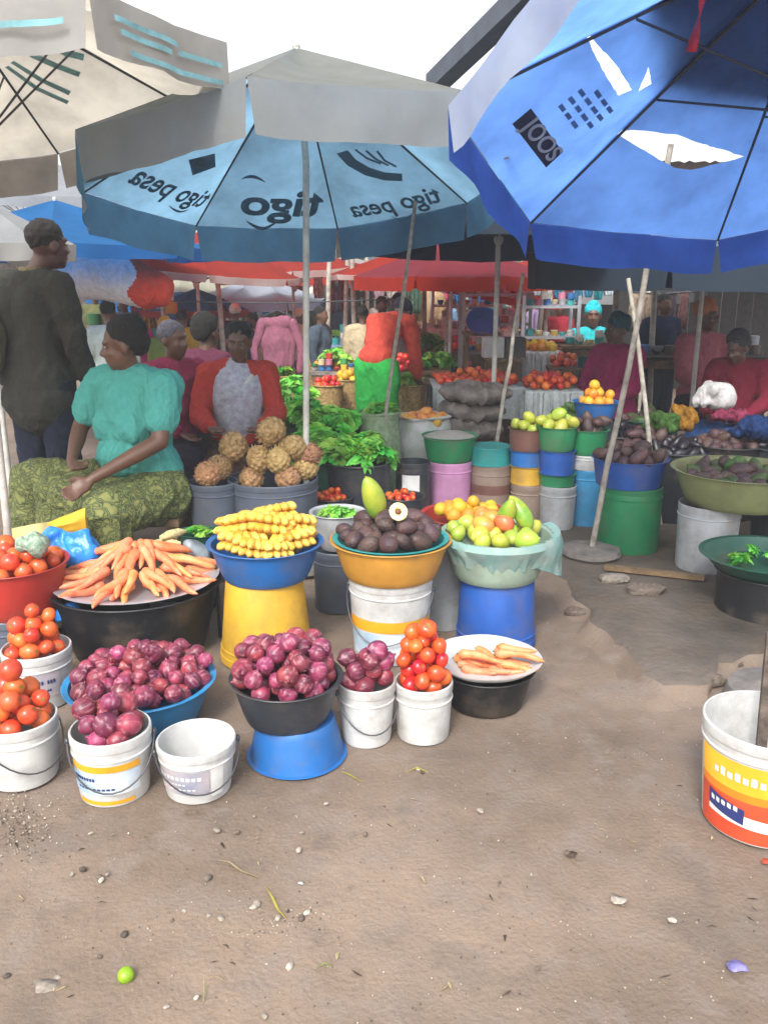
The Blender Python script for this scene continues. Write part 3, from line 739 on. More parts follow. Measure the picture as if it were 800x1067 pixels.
for i in range(14):
    a = -math.pi/2+(i-6.5)*.42+rnd.uniform(-.15, .15); rr = rt*.12
    carrot((tx+rr*math.cos(a)+rnd.uniform(-.03, .03), ty+.05+rr*math.sin(a), tz+.118+.012*(i % 3)), a+rnd.uniform(-.1, .1), rnd.uniform(-.42, -.3), rnd.random()*6, lc, gc, 1.1, i)
for i in range(5):
    a = -math.pi/2+(i-2)*.35
    carrot((tx+.02*i-.05, ty+.07, tz+.15+.008*(i % 2)), a+rnd.uniform(-.3, .3), rnd.uniform(-.5, -.4), rnd.random()*6, lc, gc, 1.05, i)
tx, ty, tz = tray('car2', V['car2'][4]*1.13, 'wide white enamel tray with a wavy rim holding a few carrots', plastic=True)
lc, gc = 'small carrot laid in rows on the white tray', 'carrots on the white tray'
for i, (dx, dy, dz, az) in enumerate([(-.12, .02, .02, -.35), (-.11, -.02, .02, -.5), (-.1, -.06, .02, -.3), (-.1, .0, .045, -.45), (-.05, .07, .02, -1.2), (-.035, .05, .045, -1.1), (-.02, .07, .02, -1.15),
                                      (.02, .03, .02, -.25), (.02, .0, .02, -.2), (.02, -.03, .022, -.2), (.0, -.06, .02, -.25), (.03, .015, .05, -.22), (.03, -.02, .05, -.2), (.04, .0, .078, -.3), (-.11, -.03, .06, -.4)]):
    carrot((tx+dx, ty+dy, tz+dz), az, -.03, i*1.7, lc, gc, .88, i)

# loose tomatoes and peppers behind, far-row heaps
def loose(px, py, Y, Rr, n, protos, name, label, cat, group, r=.03, slope=.5, seed=0, scale=1.0, **k):
    c = pt(px, py, Y); P = drop((c.x, c.y), Rr, c.z, n, r, slope, seed, cand=40); return pile(name, protos, P, label, cat, group, seed, scale=scale, **k)
fill('r33', 'mango', MG, 9, .036, 'green mango on the brown topped stack', 'mango', 'mangoes on the brown basin', slope=.5, dz=-.015, inset=-.03, seed=30, scale=.85)
fill('r43', 'mango', MG, 9, .036, 'green mango on the green basin beside the brown one', 'mango', 'mangoes on the green basin', slope=.5, dz=-.015, inset=-.03, seed=31, scale=.85)
fill('r52', 'avocado', AVO, 12, .036, 'dark avocado piled above the sky blue bucket', 'avocado', 'avocados above the sky blue bucket', slope=.5, dz=-.01, inset=-.02, seed=32)
fill('drumb', 'avocado', AVO, 30, .036, 'dark avocado piled on the green drum', 'avocado', 'avocados on the green drum', slope=.35, dz=-.01, inset=-.02, seed=33)
fill('agb', 'avocado', AVO, 22, .036, 'dark avocado in the charcoal tub behind the green drum', 'avocado', 'avocados in the charcoal tub', slope=.5, dz=-.01, inset=-.03, seed=34)
fill('ol', 'avocado', AVO+AVOG, 46, .036, 'dark green avocado in the wide olive basin', 'avocado', 'avocados in the olive basin', slope=.3, dz=.03, seed=35)
fill('py', 'orange', ORG, 14, .033, 'golden orange of the pyramid in the blue bowl', 'orange', 'pyramid of oranges in the blue bowl', slope=1.2, dz=-.01, seed=36, scale=.95, labels=None)
x, y, z, rb, rt, h = V['rg'][:6]
tag(MB().revolve([(rt*.97, -.006), (rt*.6, .02), (0, .035)], 32, close=False).build('grain', mat('white_grain', '#b5aea6', .9, var=.3, scale=300, bump=1, bscale=300), loc=(x, y, z+h-.008)), 'white grain heaped in the green basin', 'grain')
x, y, z, rb, rt, h = V['bt'][:6]
greens((x, y, z+h-.03), rt*.5, rt*.5, .01, 6, 'wilted leafy scraps in the shallow dark green basin', 'leaf scraps in the shallow basin', seed=40, sc=.5)

# ---------------------------------------------------------------- market umbrellas
class Canopy:
    """octagonal canopy; panel k spans rib k..k+1; surface coordinates in metres on each flat panel, with a slight sag"""
    def __init__(s, c, Rr, rise, ph, tx=0, ty=0, n=8):
        nn = Vector((tx, ty, 1)).normalized(); u = Vector((0, 1, 0)).cross(nn).normalized(); v = nn.cross(u)
        s.n = nn; s.c = Vector(c); s.N = n; s.R = Rr; s.rise = rise
        s.K = [s.c+Rr*(math.cos(ph+2*math.pi*k/n)*u+math.sin(ph+2*math.pi*k/n)*v) for k in range(n)]
        s.H = s.c+nn*rise
    def frame(s, k):
        a, b = s.K[k % s.N], s.K[(k+1) % s.N]; e1 = (b-a).normalized(); m = (a+b)/2; e2 = (s.H-m).normalized(); nr = e1.cross(e2).normalized()
        if nr.dot(s.n) < 0: nr = -nr
        return m, e1, e2, nr, (b-a).length/2, (s.H-m).length
    def P(s, k, x, t, off=0.0):
        m, e1, e2, nr, hw, Lr = s.frame(k); w = hw*(1-t/Lr)
        q = max(0, 1-(x/w)**2) if w > 1e-4 else 0
        sag = .038*q*math.sin(math.pi*min(1, max(0, t/Lr)))+.012*q*(1-t/Lr)
        wr = (.009*noise.noise(Vector((x*5+k*5, t*4, k)))+.006*noise.noise(Vector((x*14+k*5, t*6, k))))*q
        return m+e1*x+e2*t-nr*(sag+wr+off)
    def px(s, k, px, py):
        m, e1, e2, nr, hw, Lr = s.frame(k); d = ray(px, py); o = Vector((0, 0, CAMZ)); t = (m-o).dot(nr)/d.dot(nr); p = o+d*t-m
        return p.dot(e1), p.dot(e2)
def inpoly(p, poly):
    c = False; n = len(poly)
    for i in range(n):
        a, b = poly[i], poly[i-1]
        if (a[1] > p[1]) != (b[1] > p[1]) and p[0] < (b[0]-a[0])*(p[1]-a[1])/(b[1]-a[1])+a[0]: c = not c
    return c
def umbrella(name, label, group, can, mc, val=.18, mv=None, mpole=None, pole=None, holes={}, valskip=(), cat='umbrella', skip=(), struts=True, vent=None, base=False, gx=7, scal=0):
    base_loc = Vector(pole[0]) if pole else Vector((can.c.x, can.c.y, 0))
    o = thing(name, label, cat, base_loc, 0, group)
    def loc(p): return Vector(p)-base_loc
    mp = mpole or mat('painted_pole', '#b9b7b0', .5, var=.15, dirt=.6)
    mb = MB()
    for k in range(can.N):
        if k in skip: continue
        m, e1, e2, nr, hw, Lr = can.frame(k); pts = []; n = gx
        for j in range(n+1):
            t = Lr*j/n*.985; w = hw*(1-t/Lr)
            for i in range(n+1): pts.append(Vector((-w+2*w*i/n, t)))
        if k in holes:
            hp = []
            for h in holes[k]:
                q0 = [Vector(can.px(k, *q)) for q in h]; q1 = []
                for a_, b_ in zip(q0, q0[1:]+q0[:1]):
                    m_ = max(1, int((b_-a_).length/.018))
                    for u_ in range(m_): z_ = a_.lerp(b_, u_/m_); q1.append(z_+Vector((noise.noise(Vector((z_.x*60, z_.y*60, 1))), noise.noise(Vector((z_.x*60, z_.y*60, 5)))))*.0035*(1 if u_ else .4))
                hp.append(q1)
            allp = [p for p in pts if not any(inpoly(p, h) for h in hp)]; edges = []
            for h in hp:
                st = len(allp); allp += h; edges += [(st+i, st+(i+1) % len(h)) for i in range(len(h))]
            vo, _, fo, *_r = geometry.delaunay_2d_cdt(allp, edges, [], 0, 1e-5)
            fs = []
            for f in fo:
                cc = sum((vo[i] for i in f), Vector((0, 0)))/len(f)
                if any(inpoly(cc, h) for h in hp): continue
                fs.append(tuple(f))
            vs = [loc(can.P(k, v.x, v.y)) for v in vo]
        else:
            vs = [loc(can.P(k, v.x, v.y)) for v in pts]; fs = [(j*(n+1)+i, j*(n+1)+i+1, (j+1)*(n+1)+i+1, (j+1)*(n+1)+i) for j in range(n) for i in range(n)]
        # orient: normals up/outwards
        out = []
        for f in fs:
            a, b, c_ = vs[f[0]], vs[f[1]], vs[f[2]]
            out.append(f if (b-a).cross(c_-a).dot(nr) > 0 else tuple(reversed(f)))
        mb.add(vs, out)
    cb = mb.build('canopy', mc, o, ang=25)
    # valance: one flap per side, hanging, slightly wavy
    vb = MB()
    for k in range(can.N):
        if k in skip or k in valskip: continue
        a, b = can.K[k], can.K[(k+1) % can.N]; n = 14; vs = []
        outd = ((a+b)/2-can.c); outd = (outd-can.n*outd.dot(can.n)).normalized()
        down = (Vector((0, 0, -1))*.8-can.n*.2).normalized()
        for j in range(4):
            for i in range(n+1):
                f = i/n; tt = j/3
                p = can.P(k, (f-.5)*(b-a).length, 0)
                wv = .012*tt*math.sin(f*11+k*2)+.01*tt*noise.noise(Vector((f*6, k*3, 1)))
                sc = scal*val*abs(math.sin(f*math.pi*5)) if j == 3 else 0
                gap = (.022+.02*(Y_GAP if 'Y_GAP' in globals() else 0))*tt*(1 if i == 0 else -1 if i == n else 0)
                vs.append(loc(p+down*(val*tt+sc)+outd*(wv+.004)+(b-a).normalized()*gap))
        fs = []
        for j in range(3):
            for i in range(n):
                f = (j*(n+1)+i, j*(n+1)+i+1, (j+1)*(n+1)+i+1, (j+1)*(n+1)+i)
                nrm = (vs[f[1]]-vs[f[0]]).cross(vs[f[2]]-vs[f[0]])
                fs.append(f if nrm.dot(outd) > 0 else tuple(reversed(f)))
        vb.add(vs, fs)
    vb.build('valance', mv or mc, o, ang=60)
    rm = mat('umbrella_rib', '#2a3038', .5)
    top = can.H-can.n*.06; run = can.c-can.n*(.18)
    for k in range(can.N):
        K = can.K[k]
        r = MB().tube([loc(K-can.n*.004), loc(K.lerp(can.H, .5)-can.n*.012), loc(can.H-can.n*.03)], [.005, .006, .006], 6).build('rib', rm, o)
        if struts: MB().tube([loc(K.lerp(can.H, .48)-can.n*.02), loc(run)], .0045, 6).build('strut', rm, o)
    MB().ell(loc(can.H+can.n*.005), (.02, .02, .02)).build('finial', mp, o)
    if struts: MB().ell(loc(run), (.035, .035, .04)).build('runner', mp, o)
    if pole:
        b0, t0 = Vector(pole[0]), Vector(pole[1]); MB().tube([loc(b0), loc(b0.lerp(t0, .5)), loc(t0), loc(can.H)] if (t0-can.H).length > .05 else [loc(b0), loc(t0)], pole[2], 14).build('pole', mp, o)
    if base:
        MB().revolve([(0, 0), (.17, 0), (.2, .02), (.19, .06), (.05, .085), (.03, .1), (0, .1)], 32, wob=.02).build('base', mat('cement', '#77706a', .95, var=.2, bump=.6), o, loc=(0, 0, 0))
    if vent:
        f = vent; vb2 = MB()
        for k in range(can.N):
            a, b = can.K[k].lerp(can.H, 1-f), can.K[(k+1) % can.N].lerp(can.H, 1-f); up = can.n*.03
            tri = [loc(a+up), loc(b+up), loc(can.H+up*1.5)]
            vb2.add(tri, [(0, 1, 2)] if (tri[1]-tri[0]).cross(tri[2]-tri[0]).dot(can.n) > 0 else [(2, 1, 0)])
        vb2.build('vent_cap', mat('navy_cap_cloth', '#101c3c', .85, var=.15, bump=.3, bscale=9), o, smooth=False)
    o['_b'] = tuple(base_loc)
    return o
def text_mesh(body, bold=0.0):
    cu = bpy.data.curves.new('lettering', 'FONT'); cu.body = body; cu.size = 1; cu.offset = bold; cu.resolution_u = 5
    ob = bpy.data.objects.new('lettering', cu); COL.objects.link(ob); bpy.context.view_layer.update()
    me = bpy.data.meshes.new_from_object(ob.evaluated_get(bpy.context.evaluated_depsgraph_get())); bpy.data.objects.remove(ob)
    return me
def print_on(o, can, k, body, p0, p1, m, name='printed_logo', bold=.02, asp=1.0, off=.007, upside=False):
    """lettering printed through the cloth: baseline from pixel p0 to p1 measured on the panel"""
    me = text_mesh(body, bold); a = Vector(can.px(k, *p0)); b = Vector(can.px(k, *p1)); d = b-a
    xs = [v.co.x for v in me.vertices]; w = max(xs)-min(xs); x0 = min(xs); s_ = d.length/w
    ux = d.normalized(); uy = Vector((-ux.y, ux.x))
    if uy.y < 0: uy = -uy
    if upside: uy = -uy
    bl = Vector(o['_b'])
    for v in me.vertices:
        q = a+ux*((v.co.x-x0)*s_)+uy*(v.co.y*s_*asp); v.co = can.P(k, q.x, q.y, off)-bl
    me.materials.clear(); me.materials.append(m); return link(name, me, o)
def strip_on(o, can, k, pts, w, m, name='printed_mark', off=.006, closed=False):
    bl = Vector(o['_b']); P = [Vector(can.px(k, *p)) for p in pts]; vs = []; n = len(P)
    for i, p in enumerate(P):
        d = (P[min(i+1, n-1)]-P[max(i-1, 0)]).normalized(); nn = Vector((-d.y, d.x)); ww = w(i/(n-1)) if callable(w) else w
        for s_ in (-1, 1): q = p+nn*s_*ww/2; vs.append(can.P(k, q.x, q.y, off)-bl)
    return MB().add(vs, [(2*i, 2*i+2, 2*i+3, 2*i+1) for i in range(n-1)]).build(name, m, o)
def poly_on(o, can, k, pts, m, name='printed_mark', off=.005):
    bl = Vector(o['_b']); vs = [];
    for p in pts: q = Vector(can.px(k, *p)); vs.append(can.P(k, q.x, q.y, off)-bl)
    return MB().add(vs, [tuple(range(len(vs)))]).build(name, m, o)

# blue and grey advertising umbrella in the middle
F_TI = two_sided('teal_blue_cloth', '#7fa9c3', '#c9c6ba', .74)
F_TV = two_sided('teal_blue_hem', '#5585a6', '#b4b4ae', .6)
tig = Canopy((-.395, 4.566, 2.06), 1.136, .595, 1.489, -.059, .187)
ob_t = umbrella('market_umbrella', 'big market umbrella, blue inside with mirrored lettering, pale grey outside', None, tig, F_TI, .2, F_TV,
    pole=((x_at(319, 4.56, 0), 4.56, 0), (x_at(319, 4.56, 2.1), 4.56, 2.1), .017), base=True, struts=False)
INK = mat('navy_print', '#3d6f92', .8, var=.15)
print_on(ob_t, tig, 0, 'tigo', (333, 222), (249, 219), INK, bold=.03, asp=.95)
strip_on(ob_t, tig, 0, [(251+i*2.4, 183-4*math.sin(math.pi*i/10)) for i in range(11)], lambda t: .004+.02*math.sin(math.pi*t), INK)
strip_on(ob_t, tig, 0, [(256+i*3.4, 227+8*math.sin(math.pi*i/10)) for i in range(11)], lambda t: .004+.028*math.sin(math.pi*t), INK)
print_on(ob_t, tig, 7, 'tigo pesa', (462, 208), (369, 224), INK, bold=.02, asp=1.2)
strip_on(ob_t, tig, 7, [(408+i*2.4, 222+6*math.sin(math.pi*i/10)-i*.3) for i in range(11)], lambda t: .003+.014*math.sin(math.pi*t), INK)
print_on(ob_t, tig, 1, 'tigo pesa', (208, 214), (131, 186), INK, bold=.02, asp=1.2)
strip_on(ob_t, tig, 1, [(174+i*2.2, 210+5*math.sin(math.pi*i/10)+i*.5) for i in range(11)], lambda t: .003+.014*math.sin(math.pi*t), INK)
poly_on(ob_t, tig, 1, [(193, 160), (220, 153), (222, 169), (197, 176)], INK)
strip_on(ob_t, tig, 7, [(358, 152), (368, 163), (384, 172), (402, 178), (420, 180)], lambda t: .085-.03*t, INK)
for i in range(3): strip_on(ob_t, tig, 7, [(372+i*11, 148+i*2), (384+i*9, 158+i*2), (398+i*8, 165+i*2)], .014, INK)

# strong blue umbrella at the right, torn
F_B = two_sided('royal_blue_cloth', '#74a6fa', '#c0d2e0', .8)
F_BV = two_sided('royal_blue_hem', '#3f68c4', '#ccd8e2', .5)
blu = Canopy((1.477, 2.956, 2.193), 1.277, .517, 1.566, -.09, .399)
holes = {0: [[(637, 137), (668, 133), (702, 134), (728, 143), (748, 150), (774, 162), (745, 166), (716, 170), (700, 168), (672, 154)]],
         1: [[(607, 27), (620, 44), (636, 60), (652, 85), (638, 91), (626, 72), (616, 52)], [(668, 60), (673, 80), (659, 87)]]}
pb = (x_at(615, 4.62, SLAB), 4.62, SLAB)
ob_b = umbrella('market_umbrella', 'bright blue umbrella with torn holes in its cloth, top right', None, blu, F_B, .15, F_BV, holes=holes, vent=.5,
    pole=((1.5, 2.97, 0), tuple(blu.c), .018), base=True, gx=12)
INKB = mat('dark_navy_print', '#1b2657', .8); INKF = mat('faint_blue_print', '#3f74c6', .8); INKW = mat('pale_print', '#9fb6de', .8)
poly_on(ob_b, blu, 1, [(530, 124), (549, 107), (581, 151), (565, 169)], INKB)
print_on(ob_b, blu, 1, 'JOOS', (537, 125), (567, 161), INKW, bold=.02, asp=.72, off=.010)
for r in range(4):
    for q in range(4):
        if (r, q) in ((0, 3), (3, 0)): continue
        a0, b0 = 578+r*10+q*6, 102-r*8+q*8; strip_on(ob_b, blu, 1, [(a0, b0), (a0+2.5, b0+3.2), (a0+4.4, b0+5.8)], .016, INKF)
# string run from rib to rib, and the red ribbon
def cord(name, label, pts, r, m, cat='cord', group=None):
    o = MB().tube(pts, r, 6).build(name, m); return tag(o, label, cat, group)
RB = mat('ribbon_red', '#b8233a', .8, transl=.2)
def ribbon(pts, w, m, label, name='ribbon'):
    vs = []
    for i, p in enumerate(pts):
        a = i*.5; vs += [Vector(p)+Vector((math.cos(a)*w/2, math.sin(a)*w/2, 0)), Vector(p)-Vector((math.cos(a)*w/2, math.sin(a)*w/2, 0))]
    n = len(pts); mb = MB().add(vs, [(2*i, 2*i+2, 2*i+3, 2*i+1) for i in range(n-1)]); o = mb.build(name, m)
    sm = o.modifiers.new('thickness', 'SOLIDIFY'); sm.thickness = .002
    return tag(o, label, 'ribbon')
ribbon([pt(733-i*2.2, -12+i*11, 2.55) for i in range(7)], .028, RB, 'red ribbon hanging from the middle of the torn blue umbrella')
ribbon([pt(543-i*2.3, 78+i*12.5, 3.3) for i in range(8)], .018, mat('ribbon_peach', '#c99a8c', .8, transl=.2), 'peach ribbon hanging from the edge of the torn blue umbrella')

# cream umbrella at top left with teal print
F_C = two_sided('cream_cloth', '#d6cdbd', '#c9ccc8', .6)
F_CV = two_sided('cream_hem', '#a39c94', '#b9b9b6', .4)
cre = Canopy((-1.591, 3.554, 2.207), 1.02, .5, 1.595, -.198, .053)
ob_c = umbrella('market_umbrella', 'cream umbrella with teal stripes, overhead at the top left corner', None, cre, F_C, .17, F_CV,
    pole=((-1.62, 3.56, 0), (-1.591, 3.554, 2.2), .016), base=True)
TEAL = mat('teal_print', '#7fb3ba', .8, var=.2)

for pts in ([(8, 64), (40, 84), (72, 98)], [(14, 56), (44, 74), (74, 88)], [(34, 46), (60, 60), (84, 70)], [(52, 40), (70, 50), (88, 56)]): strip_on(ob_c, cre, 7, pts, .03, TEAL)
for k, fr in ((5, ((.12, .55, .35), (.15, .5, .55), (.2, .9, .85), (.55, .9, .5))), (4, ((.6, .9, .5),))):
    for f0, f1, g_ in fr:
        a, b = cre.K[k], cre.K[(k+1) % 8]; od = ((a+b)/2-cre.c).normalized(); dn = (Vector((0, 0, -1))*.8-cre.n*.2).normalized(); vs = []
        for i in range(9):
            for q in (0, 1): vs.append(cre.P(k, (f0+(f1-f0)*i/8-.5)*(b-a).length, 0)+dn*.17*(g_+.1*q)+od*.022-Vector(ob_c['_b']))
        MB().add(vs, [(2*i, 2*i+2, 2*i+3, 2*i+1) for i in range(8)]).build('printed_mark', TEAL, ob_c)
# more umbrellas behind
def simple_umb(label, group, px, py_rim, Y, Rr, rise, mi, mv=None, ph=.2, tx=0, ty=0, val=.15, pole=True, name='market_umbrella', **k):
    c = pt(px, py_rim, Y); can = Canopy(c, Rr, rise, ph, tx, ty)
    return umbrella(name, label, group, can, mi, val, mv or mi, pole=((c.x, c.y, 0), tuple(c), .018) if pole else None, gx=4, struts=True, **k), can
F_D = two_sided('dark_navy_cloth', '#4a586c', '#6a767f', .3); F_DV = two_sided('dark_navy_hem', '#24314a', '#2d3947', .15)
simple_umb('dark navy umbrella behind the bright blue one, over the pots', None, 520, 222, 6.4, 1.08, .4, F_D, F_DV, ph=.35, ty=.06, val=.24)
simple_umb('dark navy umbrella low over the right hand vendors', None, 735, 262, 6.6, 1.35, .35, F_D, F_DV, ph=.3, val=.26)
F_R = two_sided('red_cloth', '#c93a2c', '#cf4434', .7); F_RW = two_sided('white_hem', '#cfc4bf', '#d5cfca', .65)
simple_umb('red umbrella with a torn white hem, behind the blue hem at the left', None, 205, 278, 9.5, 1.15, .35, F_R, F_RW, ph=.3, tx=.1, ty=-.05, val=.07)
simple_umb('red and white umbrella beside the tall umbrella pole', None, 305, 284, 10.5, .9, .3, F_R, F_RW, ph=.1, tx=-.08, val=.07)
simple_umb('small red umbrella with pale hem over the middle aisle', None, 418, 286, 9.5, .8, .25, F_R, F_RW, ph=.6, val=.05)
F_M = two_sided('maroon_cloth', '#8d3a52', '#a5424f', .65)
simple_umb('maroon red umbrella over the white tins', None, 470, 288, 8.6, 1.0, .34, F_M, F_R, ph=.4, val=.12)
simple_umb('red umbrella behind the bamboo pole, beyond the white tins', None, 520, 300, 9.8, .75, .25, F_R, F_R, ph=.4, tx=.15, ty=-.1, val=.08)
F_BL = two_sided('tarp_blue_cloth', '#1f6db4', '#2d7fc4', .6)
simple_umb('blue umbrella behind the head of the man in the jacket', None, 62, 258, 7.6, 1.3, .38, F_BL, F_BL, ph=.3, val=.1)
F_G = two_sided('pale_grey_cloth', '#b9bcc0', '#c4c8cc', .65)
simple_umb('pale grey umbrella above the blue one at the left edge', None, 30, 212, 9.0, 1.15, .5, F_G, F_G, ph=.1, val=.1)
simple_umb('dirty white umbrella low at the left edge', None, -18, 254, 5.6, .55, .28, F_G, F_CV, ph=.2, val=.1)
F_Y = two_sided('ivory_cloth', '#d9d8bd', '#deddc6', .65)
simple_umb('ivory umbrella far behind the sack carrier', None, 190, 303, 13, 1.35, .4, F_Y, F_BL, ph=.2, val=.3)
simple_umb('pale blue white umbrella above the hanging pink cardigan', None, 270, 312, 12, 1.0, .3, two_sided('ice_cloth', '#bfcbe0', '#d3dae8', .65), None, ph=.5, val=.12)
simple_umb('white umbrella at the far end, above the plastic tub stall', None, 610, 305, 13, 1.5, .5, F_G, F_G, ph=.5, val=.12)
simple_umb('red umbrella low over the crowd, just right of the raised sack', None, 178, 272, 10.8, .9, .3, F_R, F_RW, ph=.7, tx=.12, val=.1)
simple_umb('red umbrella at the very back under the maroon one', None, 548, 294, 12.5, 1.0, .3, F_R, F_RW, ph=.2, val=.12)
simple_umb('white umbrella at the very back left of the cardigan', None, 236, 300, 15, 1.3, .4, F_RW, F_RW, ph=.4, val=.15)
simple_umb('faded red umbrella leaning at the back between the posts', None, 362, 292, 13, 1.1, .35, F_RW, F_R, ph=.1, ty=.1, val=.15)
simple_umb('small blue umbrella far off above the yellow headwrap', None, 205, 322, 11, .7, .25, F_BL, F_R, ph=.5, val=.08)
# other poles that lean through the stalls
PM = mat('peeled_wood', '#a9a296', .8, var=.25, scale=20, bump=.4, dirt=.5)
def pole(label, a, b, r, m=None, group=None):
    a, b = Vector(a), Vector(b); n = 8; rnd = random.Random(len(label)); pts = [a.lerp(b, i/n)+Vector((rnd.uniform(-.006, .006), rnd.uniform(-.006, .006), 0)) for i in range(n+1)]
    o = link('pole', MB().tube([p-a for p in pts], [r*(1-.15*i/n) for i in range(n+1)], 10).mesh('pole', [m or PM])); o.location = a; return tag(o, label, 'pole', group)
def pole_px(label, px0, py0, px1, py1, Y0, Y1, r, m=None, group=None):
    p0 = pt(px0, py0, Y0); p1 = pt(px1, py1, Y1)
    d = p1-p0; a = p0-d*(p0.z/d.z) if abs(d.z) > .05 else p0
    return pole(label, a, p1, r, m, group)
pole_px('thin white pole leaning over the green woven sack', 405, 412, 437, 180, 5.6, 5.3, .013)
pole_px('thin grey pole standing between the sacks and the mango stacks', 518, 458, 545, 285, 5.9, 6.1, .015)
lp = pole('thick pale leaning pole with a round cement foot on the pavement', pb, tuple(pt(700, 150, 4.3)), .016)
MB().revolve([(0, 0), (.15, 0), (.17, .02), (.16, .045), (.05, .06), (0, .06)], 32, wob=.02).build('foot', mat('cement', '#77706a', .95, var=.2, bump=.6), lp)
pole_px('short forked branch crossing behind the thick leaning pole', 669, 402, 655, 290, 5.4, 5.5, .016)
# black roof bar behind the blue umbrella
tag(MB().tube([pt(452, 88, 4.6), pt(565, -22, 3.6)], .06, 4).build('roof_bar', mat('slate_bar', '#474d59', .7)), 'slate grey slanting beam of an awning against the white sky', 'bar')

# ---------------------------------------------------------------- people
def remesh(mb, name, m, voxel, parent, smooth=3, cut=(), mats=None, adapt=0):
    me = mb.mesh('tmp', []); ob = bpy.data.objects.new('tmp', me); COL.objects.link(ob)
    r = ob.modifiers.new('r', 'REMESH'); r.mode = 'VOXEL'; r.voxel_size = voxel; r.use_smooth_shade = True
    if smooth:
        s = ob.modifiers.new('s', 'SMOOTH'); s.factor = .6; s.iterations = smooth
    bpy.context.view_layer.update()
    dg = bpy.context.evaluated_depsgraph_get(); out = bpy.data.meshes.new_from_object(ob.evaluated_get(dg)); bpy.data.objects.remove(ob)
    out.materials.clear()
    if cut:
        bm = bmesh.new(); bm.from_mesh(out)
        for (co, no) in cut: bmesh.ops.bisect_plane(bm, geom=bm.verts[:]+bm.edges[:]+bm.faces[:], plane_co=co, plane_no=no, clear_outer=True)
        bm.to_mesh(out); bm.free()
    for p in out.polygons: p.use_smooth = True
    for x in ([m] if not isinstance(m, list) else m): out.materials.append(x)
    return link(name, out, parent)
SKIN = mat('dark_skin', '#644535', .42, var=.12, scale=8, sss=.08, bump=.1, bscale=80)
SKIN2 = mat('deep_skin', '#5a4038', .42, var=.12, scale=8, sss=.08, bump=.1, bscale=80)
HAIR = mat('black_hair', '#17130f', .85, var=.3, scale=60, bump=1.0, bscale=180)
EYEW = mat('eye_white', '#8f867c', .5); EYEB = mat('eye_iris', '#1b100b', .2)
J0 = dict(pelvis=(0, 0, .93), waist=(0, 0, 1.06), chest=(0, 0, 1.28), neck=(0, .015, 1.45), head=(0, -.01, 1.6),
          shL=(.175, .01, 1.4), elL=(.23, .03, 1.13), wrL=(.24, -.04, .88), haL=(.235, -.07, .8),
          shR=(-.175, .01, 1.4), elR=(-.23, .03, 1.13), wrR=(-.24, -.04, .88), haR=(-.235, -.07, .8),
          hiL=(.09, 0, .9), knL=(.1, -.02, .5), anL=(.1, .03, .09), hiR=(-.09, 0, .9), knR=(-.1, -.02, .5), anR=(-.1, .03, .09))
SIT = dict(pelvis=(0, 0, .52), waist=(0, .0, .66), chest=(0, .0, .88), neck=(0, -.0, 1.05), head=(0, -.03, 1.2),
           shL=(.175, .0, 1.0), elL=(.24, -.08, .76), wrL=(.14, -.3, .66), haL=(.1, -.36, .63),
           shR=(-.175, .0, 1.0), elR=(-.24, -.08, .76), wrR=(-.14, -.3, .66), haR=(-.1, -.36, .63),
           hiL=(.1, -.02, .5), knL=(.16, -.42, .5), anL=(.15, -.4, .09), hiR=(-.1, -.02, .5), knR=(-.16, -.42, .5), anR=(-.15, -.4, .09))
